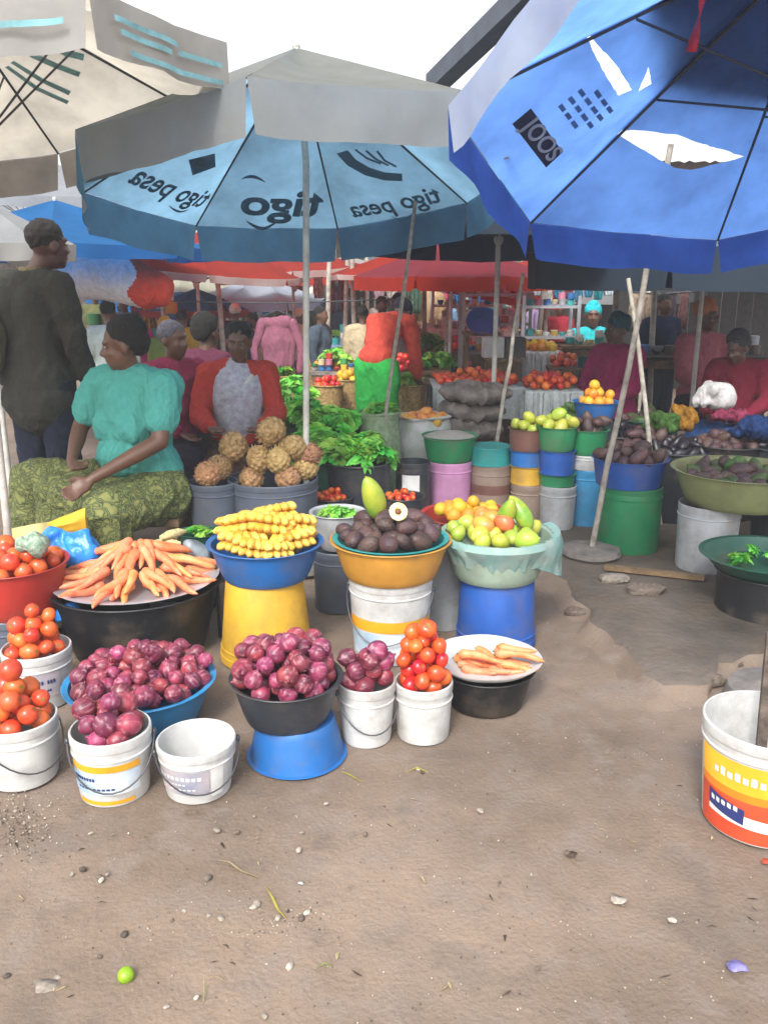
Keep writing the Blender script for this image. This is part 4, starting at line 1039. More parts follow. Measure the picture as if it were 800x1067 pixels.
def person(label, loc, rz, base='stand', pose=None, k=1.0, bulk=1.0, skin=None, hair='short', hairm=None, shirt=None, sleeve='long', legs='trousers', legm=None, vox=.014,
           face=0.0, nod=0.0, hands=True, hat=None, hatm=None, skirt_z=.3, shoe=True, group=None, extra=None, hem=.0):
    """one continuous body (voxel-fused tapered limbs, torso, head, five-fingered hands); clothing, hair, eyes are its children"""
    J = dict(J0 if base == 'stand' else SIT)
    if pose: J.update(pose)
    J = {a: Vector(b)*k for a, b in J.items()}
    o = thing('person', label, 'person', loc, rz, group)
    skin = skin or SKIN; b = bulk*k; mb = MB()
    mb.ell(J['pelvis'], (.15*b, .115*b, .12*b)); mb.cap(J['pelvis'], .115*b, J['waist'], .11*b); mb.cap(J['waist'], .11*b, J['chest'], .125*b)
    ce = J['chest']; mb.ell(ce, (.15*b, .11*b, .15*b)); sm = (J['shL']+J['shR'])/2; mb.cap(ce, .11*b, sm, .08*b); mb.cap(sm, .06*b, J['neck'], .052*k); mb.cap(J['neck'], .052*k, J['head'], .05*k)
    hd = J['head']; Q = Matrix.Rotation(face, 3, 'Z') @ Matrix.Rotation(nod, 3, 'X'); h = lambda x, y, z: hd+(Q @ Vector((x, y, z)))*k
    mb.ell(h(0, .012, .035), (.074*k, .092*k, .088*k), rot=Q); mb.ell(h(0, -.02, -.035), (.058*k, .066*k, .075*k), rot=Q); mb.ell(h(0, -.055, -.085), (.028*k, .026*k, .022*k), rot=Q)
    mb.cap(h(0, -.084, .012), .008*k, h(0, -.103, -.02), .014*k, u=8); mb.ell(h(.013, -.09, -.024), .009*k, u=8, w=6); mb.ell(h(-.013, -.09, -.024), .009*k, u=8, w=6)
    mb.ell(h(0, -.08, -.05), (.026*k, .014*k, .008*k), rot=Q); mb.ell(h(0, -.077, -.062), (.022*k, .014*k, .008*k), rot=Q); mb.ell(h(0, -.078, .032), (.05*k, .014*k, .01*k), rot=Q)
    for s_ in (-1, 1):
        mb.ell(h(s_*.074, .012, -.005), (.012*k, .02*k, .032*k), rot=Q, u=10, w=8); mb.ell(h(s_*.036, -.066, -.02), (.02*k, .016*k, .018*k), rot=Q)
    for s_ in 'LR':
        sh, el, wr, ha = J['sh'+s_], J['el'+s_], J['wr'+s_], J['ha'+s_]; ab = (b+k)/2
        mb.cap(sh, .058*b, sh.lerp(el, .5), .05*ab); mb.cap(sh.lerp(el, .5), .05*ab, el, .038*ab); mb.cap(el, .038*ab, el.lerp(wr, .35), .037*ab); mb.cap(el.lerp(wr, .35), .037*ab, wr, .025*k)
        d = (ha-wr).normalized(); sd = d.cross(Vector((0, 1, .2))).normalized() if abs(d.z) > .5 else Vector((0, 0, 1)).cross(d).normalized(); up = sd.cross(d)
        pm = wr+d*.055*k; rot = Matrix((sd, d, up)).transposed()
        mb.ell(pm, (.038*k, .05*k, .018*k), rot=rot)
        if hands:
            inw = 1 if s_ == 'L' else -1
            for i, (ox, ln) in enumerate([(-.029, .062), (-.010, .074), (.010, .07), (.028, .055)]):
                p0 = pm+sd*ox*k+d*.035*k; p1 = p0+(d*ln*.5-up*.008)*k+sd*ox*.15*k; p2 = p1+(d*ln*.42-up*.022)*k
                mb.cap(p0, .0095*k, p1, .009*k, u=8); mb.cap(p1, .009*k, p2, .0075*k, u=8)
            p0 = pm-sd*.028*k*inw-d*.02*k; p1 = p0-sd*.022*k*inw+d*.03*k-up*.01*k; mb.cap(p0, .012*k, p1, .01*k, u=8); mb.cap(p1, .01*k, p1+d*.028*k-up*.01*k, .0085*k, u=8)
        hi, kn, an = J['hi'+s_], J['kn'+s_], J['an'+s_]
        mb.cap(hi, .085*b, kn, .055*ab); mb.cap(kn, .055*ab, kn.lerp(an, .35), .056*ab); mb.cap(kn.lerp(an, .35), .056*ab, an, .035*k)
        mb.cap(an, .034*k, an+Vector((0, -.1, -.045))*k, .032*k); mb.cap(an+Vector((0, .02, -.04))*k, .032*k, an+Vector((0, -.13, -.055))*k, .026*k)
    remesh(mb, 'body', skin, vox if vox < .012 else vox*.8, o, smooth=2)
    g = .018*k
    def torso(g, wz=None):
        t = MB(); t.cap(J['waist'], .118*b+g, J['chest'], .128*b+g); t.ell(J['chest'], (.156*b+g, .12*b+g, .15*b+g)); t.ell((J['pelvis']+J['waist'])/2, (.158*b+g, .13*b+g, .13*b+g))
        t.cap(J['chest'], .11*b+g, sm, .075*b+g); t.cap(sm, .075*b+g, sm.lerp(J['neck'], .55), .055*k+g)
        for s_ in 'LR': t.cap(sm+Vector((0, 0, .02))*k, .06*b+g, J['sh'+s_], .056*b+g)
        return t
    if shirt:
        t = torso(g); f = {'long': 1.0, 'short': .55, 'none': 0}[sleeve]
        for s_ in 'LR':
            sh, el, wr = J['sh'+s_], J['el'+s_], J['wr'+s_]; ab = (b+k)/2
            if f >= .5: t.cap(sh, .062*b+g, sh.lerp(el, .5 if f > .6 else .62), .055*ab+g)
            if f > .6: t.cap(sh.lerp(el, .5), .052*ab+g, el, .044*ab+g); t.cap(el, .044*ab+g, el.lerp(wr, .9), .032*k+g)
        if extra: extra(t, J, b, g)
        so_ = remesh(t, 'shirt', shirt, vox, o, smooth=3)
        folds(so_, .012*k); wrinkle(so_, .005*k, 9)
    if legs == 'trousers':
        t = MB(); t.ell(J['pelvis'], (.165*b+g*.6, .13*b+g*.6, .13*b+g*.6))
        for s_ in 'LR':
            hi, kn, an = J['hi'+s_], J['kn'+s_], J['an'+s_]; t.cap(hi, .092*b+g, kn, .07*ab_(b, k)+g); t.cap(kn, .07*ab_(b, k)+g, an+Vector((0, 0, .02)), .056*k+g*.6)
        folds(remesh(t, 'trousers', legm, vox, o, smooth=2), .009*k)
    elif legs == 'skirt':
        t = MB(); t.ell(J['pelvis'], (.165*b, .135*b, .13*b)); hs_ = []
        for s_ in 'LR':
            hi, kn, an = J['hi'+s_], J['kn'+s_], J['an'+s_]; lo = kn.lerp(an, skirt_z); t.cap(hi, .11*b+g, kn, .085*b+g); t.cap(kn, .085*b+g, lo, .08*b+g); hs_.append((kn, lo))
        for f in (.3, .5, .7): t.cap(J['hiL'].lerp(J['hiR'], f), .095*b+g, J['knL'].lerp(J['knR'], f), .06*b+g); t.cap(hs_[0][0].lerp(hs_[1][0], f), .05*b+g, hs_[0][1].lerp(hs_[1][1], f), .05*b+g)
        folds(remesh(t, 'skirt', legm, vox, o, smooth=3), .014*k)
    if hair:
        t = MB(); vz = max(.006, vox*.6)
        if hair == 'short': t.ell(h(0, .022, .05), (.079*k, .094*k, .084*k), rot=Q)
        elif hair == 'full': t.ell(h(0, .035, .06), (.09*k, .098*k, .092*k), rot=Q); t.ell(h(0, .075, .02), (.075*k, .06*k, .075*k), rot=Q)
        elif hair == 'wrap': t.ell(h(0, .022, .055), (.086*k, .1*k, .085*k), rot=Q); t.ell(h(0, .08, .08), (.045*k, .05*k, .045*k), rot=Q); t.ell(h(0, .0, .115), (.05*k, .06*k, .04*k), rot=Q)
        ho = remesh(t, 'head_wrap' if hair == 'wrap' else 'hair', hairm or HAIR, vz, o, smooth=1); wrinkle(ho, .006*k, 40 if hair != 'wrap' else 16)
    if vox < .013:
        for s_ in (-1, 1):
            e = MB().ell(h(s_*.031, -.0775, .010), (.0115*k, .009*k, .006*k), rot=Q, u=12, w=8).build('eye', EYEW, o); MB().ell(h(s_*.031, -.0838, .010), .0052*k, u=8, w=6).build('iris', EYEB, e)
    return o, J, h
def ab_(b, k): return (b+k)/2
def folds(ob, amp, k=1.0):
    # ridged creases that run down and across the cloth, strongest where it bends
    me = ob.data; n0 = [v.normal.copy() for v in me.vertices]
    for i, v in enumerate(me.vertices):
        c = v.co; w = Vector((c.x*4.6/k+c.z*1.8, c.y*4.6/k, c.z*2.2-c.x*1.4)); w += Vector((noise.noise(c*4), noise.noise(c*4+Vector((9, 0, 0))), 0))*1.1
        r = 1-abs(noise.noise(w))*2.2; r2 = 1-abs(noise.noise(w*2.1+Vector((4, 4, 4))))*2.2
        v.co = c+n0[i]*amp*(max(0, r)**2.5-.35+.5*max(0, r2)**3)
    me.update()
def wrinkle(ob, amp, sc):
    me = ob.data; vs = [v.co.copy() for v in me.vertices]; ns = [v.normal.copy() for v in me.vertices]
    for i, v in enumerate(me.vertices): v.co = vs[i]+ns[i]*(noise.noise(vs[i]*sc)*amp+abs(noise.noise(Vector((vs[i].x*sc*2, vs[i].y*sc*2, vs[i].z*sc*.8))))*amp*.8)
    me.update()

# seated vendor in turquoise
SKIRTM = mat('leaf_print_cloth', '#8a8a3c', .85, var=.3, scale=26, bump=.4, bscale=20, col2='#1d2414')
def leaf_print(m):
    nt = m.node_tree; N = nt.nodes; L = nt.links; b = N['Principled BSDF']; tc = N.new('ShaderNodeTexCoord')
    v = N.new('ShaderNodeTexVoronoi'); v.inputs['Scale'].default_value = 21; v.feature = 'DISTANCE_TO_EDGE'
    n = N.new('ShaderNodeTexNoise'); n.inputs['Scale'].default_value = 9; ad = N.new('ShaderNodeMix'); ad.data_type = 'RGBA'; ad.inputs[0].default_value = .25
    L.new(tc.outputs['Object'], ad.inputs[6]); L.new(tc.outputs['Object'], n.inputs['Vector']); L.new(n.outputs['Color'], ad.inputs[7]); L.new(ad.outputs[2], v.inputs['Vector'])
    r = N.new('ShaderNodeValToRGB'); e = r.color_ramp.elements
    e[0].position = 0; e[0].color = (.2, .21, .06, 1); e[1].position = .35; e[1].color = (.2, .2, .06, 1)
    for p, c in ((.05, (.06, .08, .02, 1)), (.12, (.02, .03, .015, 1)), (.2, (.16, .18, .05, 1))): x = e.new(p); x.color = c
    L.new(v.outputs['Distance'], r.inputs[0]); L.new(r.outputs[0], b.inputs['Base Color'])
leaf_print(SKIRTM)
TURQ = cloth('turquoise_jersey', '#4c988f', var=.06, bscale=30)
Y1 = 4.4; xs = x_at(140, Y1, .95)
def bust_extra(t, J, b, g):
    for s_ in (-1, 1): t.ell(J['chest']+Vector((s_*.075, -.09, -.06)), (.1, .1, .1))
    t.ell(J['waist']+Vector((0, -.06, .0)), (.185, .17, .13)); t.ell(J['waist']+Vector((0, -.04, .1)), (.17, .15, .13)); t.ell(J['pelvis']+Vector((0, .01, .08)), (.21, .17, .1))
w1, J1, h1 = person('seated woman in a turquoise top and green leaf print skirt', (xs, Y1, 0), R(-28), 'sit', bulk=1.2, k=1.03, vox=.0095, skin=SKIN,
    pose=dict(pelvis=(0, .04, .50), waist=(0, .02, .66), chest=(0, .0, .87), neck=(0, -.01, 1.05), head=(-.0, -.05, 1.19), hiL=(.13, .0, .46), hiR=(-.14, .0, .46),
              knL=(.12, -.36, .45), anL=(.12, -.36, .09), knR=(-.62, -.14, .47), anR=(-.66, -.18, .09),
              shL=(.2, .0, 1.0), elL=(.26, -.12, .76), wrL=(.1, -.4, .62), haL=(.05, -.49, .56),
              shR=(-.2, .0, 1.0), elR=(-.28, -.1, .78), wrR=(-.14, -.3, .66), haR=(-.06, -.34, .64)),
    face=R(-48), nod=R(8), hair='full', extra=bust_extra, shirt=TURQ, sleeve='short', legs='skirt', legm=SKIRTM, skirt_z=.75)
vs_ = thing('stool', 'low wooden stool under the seated woman in turquoise', 'stool', (xs, Y1+.03, 0))
wd = mat('worn_wood', '#7d6548', .8, var=.3, scale=12, bump=.4, dirt=.4)
MB().box((0, 0, .34), (.44, .34, .04)).build('seat', wd, vs_)
for sx in (-1, 1):
    for sy in (-1, 1): MB().box((sx*.18, sy*.13, .16), (.05, .05, .32)).build('leg', wd, vs_)
# standing man with jacket and backpack
Y2 = 4.85; JK = cloth('olive_jacket', '#3a3a35', var=.1, bscale=24); TR = cloth('navy_trousers', '#252b3a')
x2 = x_at(38, Y2, 1.2)
def jacket_extra(t, J, b, g):
    t.cap(J['pelvis']+Vector((0, 0, -.12)), .17*b+g, J['waist'], .15*b+g); t.ell(J['pelvis']+Vector((0, 0, -.1)), (.2*b+g, .16*b+g, .14*b)); t.ell(J['pelvis']+Vector((0, 0, .02)), (.185*b+g, .15*b+g, .14*b))
    t.cap(J['chest']+Vector((-.07, .05, .04)), .09*b+g, J['waist']+Vector((-.06, .03, 0)), .09*b+g); t.cap(J['chest']+Vector((.07, .05, .04)), .09*b+g, J['waist']+Vector((.06, .03, 0)), .09*b+g)
w2, J2, h2 = person('man in a dark olive jacket standing with his back turned at the left edge', (x2, Y2, 0), R(158), 'stand', k=1.08, bulk=.95, vox=.0105, extra=jacket_extra, skin=SKIN2, shirt=JK, legm=TR, hair='short', face=R(-18),
    hairm=mat('cropped_hair', '#1f1915', .85, bump=.6, bscale=200),
    pose=dict(neck=(-.03, -.01, 1.45), head=(-.1, -.05, 1.59), shL=(.19, .01, 1.4), shR=(-.19, .01, 1.4), elL=(.25, .03, 1.14), elR=(-.235, -.02, 1.13), wrR=(-.2, -.14, .92), haR=(-.18, -.2, .86), wrL=(.26, -.06, .9), haL=(.25, -.09, .82)))
t = MB().revolve([(.085, -.02), (.075, .02), (.07, .05), (.078, .055), (.09, .02), (.1, -.02)], 24, c=J2['neck']+Vector((0, 0, -.01))); t.build('collar', cloth('khaki_collar', '#7a6c50'), w2)
t = MB(); t.ell(J2['chest']+Vector((.16, .22, -.16)), (.13, .11, .21)); t.ell(J2['chest']+Vector((.16, .3, -.24)), (.09, .06, .11))
bp = remesh(t, 'backpack', cloth('khaki_canvas', '#5f5a48'), .012, None, smooth=3); bp.matrix_world = Matrix.Translation(w2.location) @ Matrix.Rotation(R(158), 4, 'Z'); tag(bp, 'khaki backpack carried by the man in the olive jacket', 'backpack'); wrinkle(bp, .012, 8)
# woman with red sleeves and pale vest behind the pineapples
Y3 = 5.35; x3 = x_at(247, Y3, 1.0)
w3, J3, h3 = person('woman with red sleeves and a pale grey printed vest behind the pineapples', (x3, Y3, 0), R(6), 'sit', k=.98, bulk=1.06, vox=.0105, shirt=cloth('brick_red_knit', '#a3372f'), legm=cloth('brown_skirt', '#4a342c'), legs='skirt', hair='short', face=R(-6), nod=R(6),
    pose=dict(pelvis=(0, 0, .55), waist=(0, 0, .68), chest=(0, 0, .88), neck=(.02, -.02, 1.06), head=(.02, -.04, 1.2), knL=(.14, -.3, .42), knR=(-.14, -.3, .42), anL=(.14, -.28, .09), anR=(-.14, -.28, .09), wrL=(.16, -.26, .72), wrR=(-.16, -.26, .72), haL=(.12, -.33, .7), haR=(-.12, -.33, .7)))
t = MB(); g = .032; b = 1.06*.98
t.cap(J3['waist'], .122*b+g, J3['chest'], .13*b+g); t.ell(J3['chest'], (.148*b+g, .122*b+g, .15*b+g)); smv = (J3['shL']+J3['shR'])/2; t.cap(J3['chest'], .11*b+g, smv, .075*b+g); t.cap(smv, .07*b+g*.6, smv.lerp(J3['shL'], .6), .06*b+g*.6); t.cap(smv, .07*b+g*.6, smv.lerp(J3['shR'], .6), .06*b+g*.6)
wrinkle(remesh(t, 'vest', mat('printed_vest_cloth', '#a7abb6', .9, var=.35, scale=28, bump=.4, bscale=25, col2='#8a7f8d'), .012, w3), .008, 9)
MB().tube([J3['neck']+Vector((math.cos(a)*.085, math.sin(a)*.075-.01-.03*max(0, -math.sin(a)), -.035-.075*max(0, -math.sin(a))**2)) for a in [2*math.pi*i/24 for i in range(25)]], .014, 8, flat=.6).build('collar', cloth('white_collar', '#bdb9b4'), w3)
# women between the two
person('grey haired woman in a maroon top behind the seated woman', (x_at(181, 5.5, 1), 5.5, 0), R(40), 'sit', k=.98, vox=.015, hair='short', hairm=mat('grey_hair', '#5f5c66', .9, var=.3, scale=80, bump=.8, bscale=150), shirt=cloth('maroon_top', '#8a2f4a'), legs='skirt', legm=cloth('dark_skirt', '#2b2630'), face=R(20))
person('dark haired woman bent down behind the shoulder of the vest wearer', (x_at(215, 6.1, 1), 6.1, 0), R(150), 'sit', k=.99, vox=.015, hair='full', shirt=cloth('plum_top', '#5c2d40'), legs='skirt', legm=cloth('dark_skirt', '#2b2630'), face=0)
# person bending in red top and green apron
w6, J6, h6 = person('person in a salmon red top and bright green skirt bending over the stall', (x_at(392, 7.0, 1), 7.0, 0), R(150), 'stand', k=.95, bulk=.92, vox=.014, hair='wrap', hairm=cloth('dark_wrap', '#33303c'), shirt=cloth('salmon_top', '#c24a3c'), legs='skirt', legm=cloth('bright_green_cloth', '#2f9a44'), skirt_z=.8,
    pose=dict(chest=(.02, -.16, 1.2), neck=(.03, -.36, 1.3), head=(.03, -.5, 1.33), shL=(.19, -.28, 1.27), shR=(-.16, -.28, 1.27), elL=(.22, -.32, 1.0), elR=(-.2, -.32, 1.0), wrL=(.18, -.45, .8), haL=(.17, -.5, .74), wrR=(-.16, -.45, .8), haR=(-.15, -.5, .74), waist=(0, -.03, 1.05)), nod=R(40))
# right side vendors
person('woman in a magenta dress and dark teal headwrap behind the pyramid of oranges', (x_at(643, 6.9, 1), 6.9, 0), R(-55), 'sit', k=.97, bulk=1.1, vox=.0115, skin=SKIN2, hair='wrap', hairm=cloth('dark_teal_wrap', '#1d4a54'), shirt=cloth('magenta_dress', '#8a1f52'), legs='skirt', legm=cloth('magenta_dress', '#8a1f52'), face=R(-15))
person('small figure in a cyan cap and cyan top behind the stacked bowls', (x_at(616, 8.7, 1), 8.7, 0), R(-10), 'sit', k=1.0, vox=.014, skin=SKIN, hair='wrap', hairm=cloth('cyan_wrap', '#31b3bf'), shirt=cloth('cyan_top', '#38b9bf'), legs='skirt', legm=cloth('dark_skirt', '#2b2630'))
person('dark haired woman in a white bib and red sleeves at the right edge', (x_at(772, 6.2, 1), 6.2, SLAB), R(-35), 'sit', k=.88, bulk=1.12, vox=.0105, skin=SKIN2, hair='full', hairm=mat('ashy_hair', '#2d2c33', .8, bump=.8, bscale=140), shirt=cloth('crimson_sleeves', '#6d1c2e'), legs='skirt', legm=cloth('slate_blue_skirt', '#2c4a78'), nod=R(25), face=R(-20),
    pose=dict(head=(-.02, -.1, 1.17), neck=(-.0, -.03, 1.04)))
def blob(name, label, cat, c, r, m, seed=0, amp=.02, sc=6, rot=None, vox=.014, parent=None, extra=()):
    t = MB(); t.ell((0, 0, 0), r, rot=rot, u=24, w=16)
    if cat == 'cloth': rb2 = random.Random(str(c)); [t.cap((rb2.uniform(-1, 1)*r[0], rb2.uniform(-1, 1)*r[1], -r[2]*.5), r[2]*.35, (rb2.uniform(-1, 1)*r[0]*.7, rb2.uniform(-1, 1)*r[1], r[2]*.6), r[2]*.3) for _ in range(7)]
    for (cc, rr) in extra: t.ell(cc, rr, rot=rot)
    o = remesh(t, name, m, vox, parent, smooth=2); wrinkle(o, amp, sc); o.location = c
    if not parent: tag(o, label, cat)
    return o
blob('cloth_bundle', 'bright white cloth bundle on the lap of the vendor at the right edge', 'cloth', pt(747, 412, 5.75), (.13, .08, .09), cloth('white_cotton', '#b4b2b2'), amp=.03, sc=9)
person('person in a salmon pink top behind the vendor with the white bib', (x_at(730, 7.3, 1), 7.3, 0), R(25), 'sit', k=1.04, bulk=.95, vox=.013, hair='wrap', hairm=cloth('tan_orange_wrap', '#b9714a'), shirt=cloth('salmon_pink_top', '#9a5560'), legs='skirt', legm=cloth('dark_skirt', '#2b2630'), face=R(10))
# strollers further off
C_ = cloth
far = [(114, 312, 7.3, 'man in a pale grey shirt carrying a white and red sack on his head', C_('pale_shirt', '#a9b3ad'), C_('dark_jeans', '#22283a'), 185, 'short', None),
       (158, 296, 11, 'man in dark clothes walking far behind the white and red sack', C_('slate_shirt', '#4a5260'), C_('dark_jeans', '#22283a'), 20, 'short', None),
       (172, 330, 8.0, 'person with a big yellow orange headwrap in the crowd', C_('lime_top', '#6c7a3a'), C_('dark_skirt', '#2b2630'), 160, 'wrap', C_('marigold_wrap', '#d9902c')),
       (206, 326, 9.5, 'person with a small yellow cap and red top in the crowd', C_('coral_top', '#b8433c'), C_('dark_skirt', '#2b2630'), 190, 'wrap', C_('yellow_cap', '#d8a02c')),
       (140, 324, 9.3, 'person in a magenta top passing behind the sack carrier', C_('magenta_top', '#a4367f'), C_('dark_skirt', '#2b2630'), 30, 'short', None),
       (245, 316, 9.6, 'person in navy with a white cap near the pink cardigan', C_('navy_top', '#27304a'), C_('dark_jeans', '#22283a'), 200, 'wrap', C_('white_cap', '#c9c6c2')),
       (352, 292, 11.5, 'tall man in blue grey overalls in the middle aisle', C_('blue_grey_top', '#4a5f74'), C_('blue_grey_top', '#4a5f74'), 170, 'short', None),
       (398, 308, 9.5, 'woman in a dark purple top in the middle aisle', C_('purple_top', '#3b2f4f'), C_('dark_skirt', '#2b2630'), 20, 'short', None),
       (414, 305, 9.2, 'woman in a flowered blouse beside the one in purple', mat('flower_blouse', '#8a6a72', .9, var=.5, scale=30, col2='#3a4a44'), C_('dark_skirt', '#2b2630'), -20, 'short', None),
       (446, 284, 11.2, 'man in a tan jacket in front of the white tins', C_('tan_jacket', '#9a8062'), C_('green_trousers', '#2f5a4a'), 150, 'short', None),
       (378, 318, 9.0, 'person in a cream top seen past the bending vendor', C_('cream_top', '#b8a98a'), C_('dark_skirt', '#2b2630'), 170, 'short', None),
       (482, 334, 9.9, 'woman in a pink top behind the table of red tomatoes', C_('pink_top', '#b0486c'), C_('dark_skirt', '#2b2630'), 10, 'wrap', C_('blue_wrap', '#2f66a8')),
       (512, 294, 11.4, 'man in a dark teal shirt beyond the grey bamboo pole', C_('dark_teal_shirt', '#2a4f56'), C_('dark_jeans', '#22283a'), 190, 'short', None),
       (232, 318, 10.5, 'man in a red shirt deep in the crowd', C_('red_shirt', '#a4282c'), C_('dark_jeans', '#22283a'), 0, 'short', None),
       (690, 305, 8.2, 'man in a dark blue shirt standing in the shaded stall at the right', C_('ink_shirt', '#1c2540'), C_('dark_jeans', '#22283a'), 20, 'short', None)]
rf = random.Random(77)
_c = [('olive', '#5a5c3a'), ('rust', '#8a4428'), ('sand', '#a8987a'), ('slate', '#46525e'), ('lilac', '#8a7698'), ('cream', '#b8ac94'), ('forest', '#2f4a38'), ('crimson', '#8a2430'), ('sky blue', '#6a8eb0'), ('mustard', '#a8842c')]
_p = [(326, 300, 12, 'by the first peeled post'), (334, 318, 8.9, 'left of the bending vendor'), (366, 300, 13, 'under the red hem'), (388, 322, 11, 'past the bending vendor'), (430, 302, 12.2, 'behind the long table'), (424, 318, 10.4, 'at the greens table'), (464, 306, 12.4, 'behind the tins'), (534, 300, 12, 'past the bamboo pole'), (556, 306, 11.5, 'behind the steel shelf'), (582, 312, 10.4, 'near the bowls'), (100, 300, 12, 'left of the sack carrier'), (130, 306, 10, 'below the raised sack'), (218, 306, 12.5, 'far past the posts'), (190, 322, 8.8, 'beside the yellow headwrap'), (262, 326, 10, 'left of the cardigan'), (312, 322, 10.6, 'right of the cardigan')]
for q, (px, py, Y, w_) in enumerate(_p):
    cn, cc = _c[(q*3) % 10]; far.append((px, py, Y, 'small figure in a %s top %s' % (cn, w_), C_('crowd_'+cn.replace(' ', '_'), cc), C_('dark_jeans', '#22283a') if q % 2 else C_('dark_skirt', '#2b2630'), rf.uniform(0, 360), 'wrap' if q % 3 == 0 else 'short', C_('wrap_'+str(q), rf.choice(['#b8702c', '#8a2f4a', '#c0b8a8', '#2f5f8a', '#4a3a5a'])) if q % 3 == 0 else None))
for (px, py, Y, lb, sh, lg, rz, hr, hm) in far:
    zt = z_at(py, Y); kk = min(1.1, max(.62, zt/1.735)); o, J, h = person(lb, (x_at(px, Y, 1.2), Y, 0), R(rz), 'stand', k=kk, vox=.02, shirt=sh, legm=lg, hair=hr, hairm=hm, hands=False)
    if 'sack on his head' in lb:
        hp = h(0, 0, .16)+o.location
        t = MB(); n = 14; t.tube([(-.52, 0, .02), (-.45, 0, .02), (-.2, 0, .07), (.1, 0, .03), (.3, 0, -.05), (.42, 0, -.08)], [.02, .13, .19, .19, .16, .1], 18)
        s_ = remesh(t, 'sack', [cloth('white_sack', '#dad8dc', bscale=30, transl=.1)], .016, None, smooth=4); wrinkle(s_, .02, 5); s_.location = hp+Vector((.1, 0, .1))
        tag(s_, 'fat white sack with a red end, carried on the head of a man', 'sack')
        me = s_.data; me.materials.append(cloth('red_sack', '#c8402f', bscale=30))
        for p in me.polygons:
            if p.center.x > .16+.04*math.sin(p.center.z*20): p.material_index = 1

# ---------------------------------------------------------------- stalls, sacks, shelves behind
WOOD = wd
def table(label, px0, px1, py, Y, dp=.7, hgt=None, m=None, group=None, cloth_m=None):
    z = z_at(py, Y) if hgt is None else hgt; x0, x1 = x_at(px0, Y, z), x_at(px1, Y, z); w = x1-x0
    o = thing('stall_table', label, 'table', ((x0+x1)/2, Y+dp/2, 0), 0, group); mb = MB()
    n = max(2, int(dp/.14))
    for i in range(n): mb.box((0, -dp/2+dp*(i+.5)/n, z-.015), (w, dp/n*.93, .025))
    mb.build('tabletop', m or WOOD, o)
    for sx in (-1, 1):
        for sy in (-1, 1): MB().box((sx*(w/2-.05), sy*(dp/2-.05), (z-.03)/2), (.05, .05, z-.03)).build('leg', WOOD, o)
    MB().box((0, -dp/2+.03, z-.07), (w-.1, .025, .07)).build('apron', WOOD, o)
    if cloth_m:
        q = MB(); n = 24; vs = []
        for j, (yy, zz) in enumerate([(dp/2, z+.003), (-dp/2-.01, z+.003), (-dp/2-.02, z-.01), (-dp/2-.025, z-.12), (-dp/2-.02, z-.24)]):
            for i in range(n+1): vs.append((-w/2-.01+(w+.02)*i/n, yy+(.012*math.sin(i*1.7)*(j-1) if j > 1 else 0), zz+(.012*noise.noise(Vector((i*.4, j, 2))) if j > 3 else 0)))
        q.add(vs, [(j*(n+1)+i, j*(n+1)+i+1, (j+1)*(n+1)+i+1, (j+1)*(n+1)+i) for j in range(4) for i in range(n)]); co = q.build('table_cover', cloth_m, o)
    return o, z, (x0+x1)/2, w
def spread(name, protos, x0, x1, y0, y1, z, n, r, label, cat, group, seed, scale=1.0):
    rnd = random.Random(seed); P = []
    for _ in range(n):
        best = None
        for _ in range(25):
            x, y = rnd.uniform(x0, x1), rnd.uniform(y0, y1); zz = z+r*.9
            for p in P:
                d2 = (p[0]-x)**2+(p[1]-y)**2
                if d2 < (1.9*r)**2: zz = max(zz, p[2]+math.sqrt((1.9*r)**2-d2)*.95)
            s_ = zz+.25*abs(y-y1)*0+.12*abs(x-(x0+x1)/2)
            if best is None or s_ < best[0]: best = (s_, x, y, zz)
        P.append(best[1:])
    pile(name, protos, P, label, cat, group, seed, scale)
GREYC = cloth('grey_tarpaulin', '#9aa0a2', bscale=10)
o, z, xc, w = table('low table with a grey cover and red tomatoes behind the grain basin', 452, 545, 404, 6.6, .6, cloth_m=GREYC)
spread('tomato', TOMF, xc-w*.44, xc+w*.44, 6.66, 7.15, z+.004, 62, .035, 'small red tomato spread on the table with the grey cover', 'tomato', 'tomatoes on the grey covered table', 50)
o, z, xc, w = table('table with a grey cover and a mound of dark red tomatoes beyond the bamboo pole', 548, 606, 408, 6.5, .6, cloth_m=GREYC)
spread('tomato', TOMF, xc-w*.42, xc+w*.42, 6.56, 7.0, z+.004, 46, .035, 'dark red tomato mounded on the table beyond the bamboo pole', 'tomato', 'tomatoes beyond the bamboo pole', 51)
o, z, xc, w = table('wooden stall table of tomatoes and greens in the middle aisle', 412, 470, 388, 7.9, .8)
spread('tomato', TOMF, xc-w*.45, xc-.05, 7.95, 8.35, z+.002, 30, .036, 'tomato on the wooden stall table in the middle aisle', 'tomato', 'tomatoes on the middle aisle table', 52)
greens((xc+.12, 8.3, z+.03), .16, .2, .1, 14, 'dark leafy bunch beside the tomatoes on the middle aisle table', 'greens on the middle aisle table', 53, 1.0)
o, z, xc, w = table('long table piled with greens and red crates further back', 428, 500, 366, 9.3, .8)
greens((xc-.25, 9.6, z+.03), .3, .25, .12, 16, 'green leafy bunch on the long table further back', 'greens on the long back table', 54, 1.1)
spread('tomato', TOMF, xc+.05, xc+.38, 9.4, 9.8, z+.002, 22, .038, 'tomato on the long table further back', 'tomato', 'tomatoes on the long back table', 55, 1.05)
o, z, xc, w = table('small table with a bright white edge holding orange produce', 545, 585, 367, 7.9, .5, cloth_m=cloth('white_oilcloth', '#cfd0d0', bscale=8))
spread('orange', ORG, xc-w*.42, xc+w*.42, 7.95, 8.3, z+.004, 26, .034, 'orange on the small white edged table', 'orange', 'oranges on the white edged table', 56)
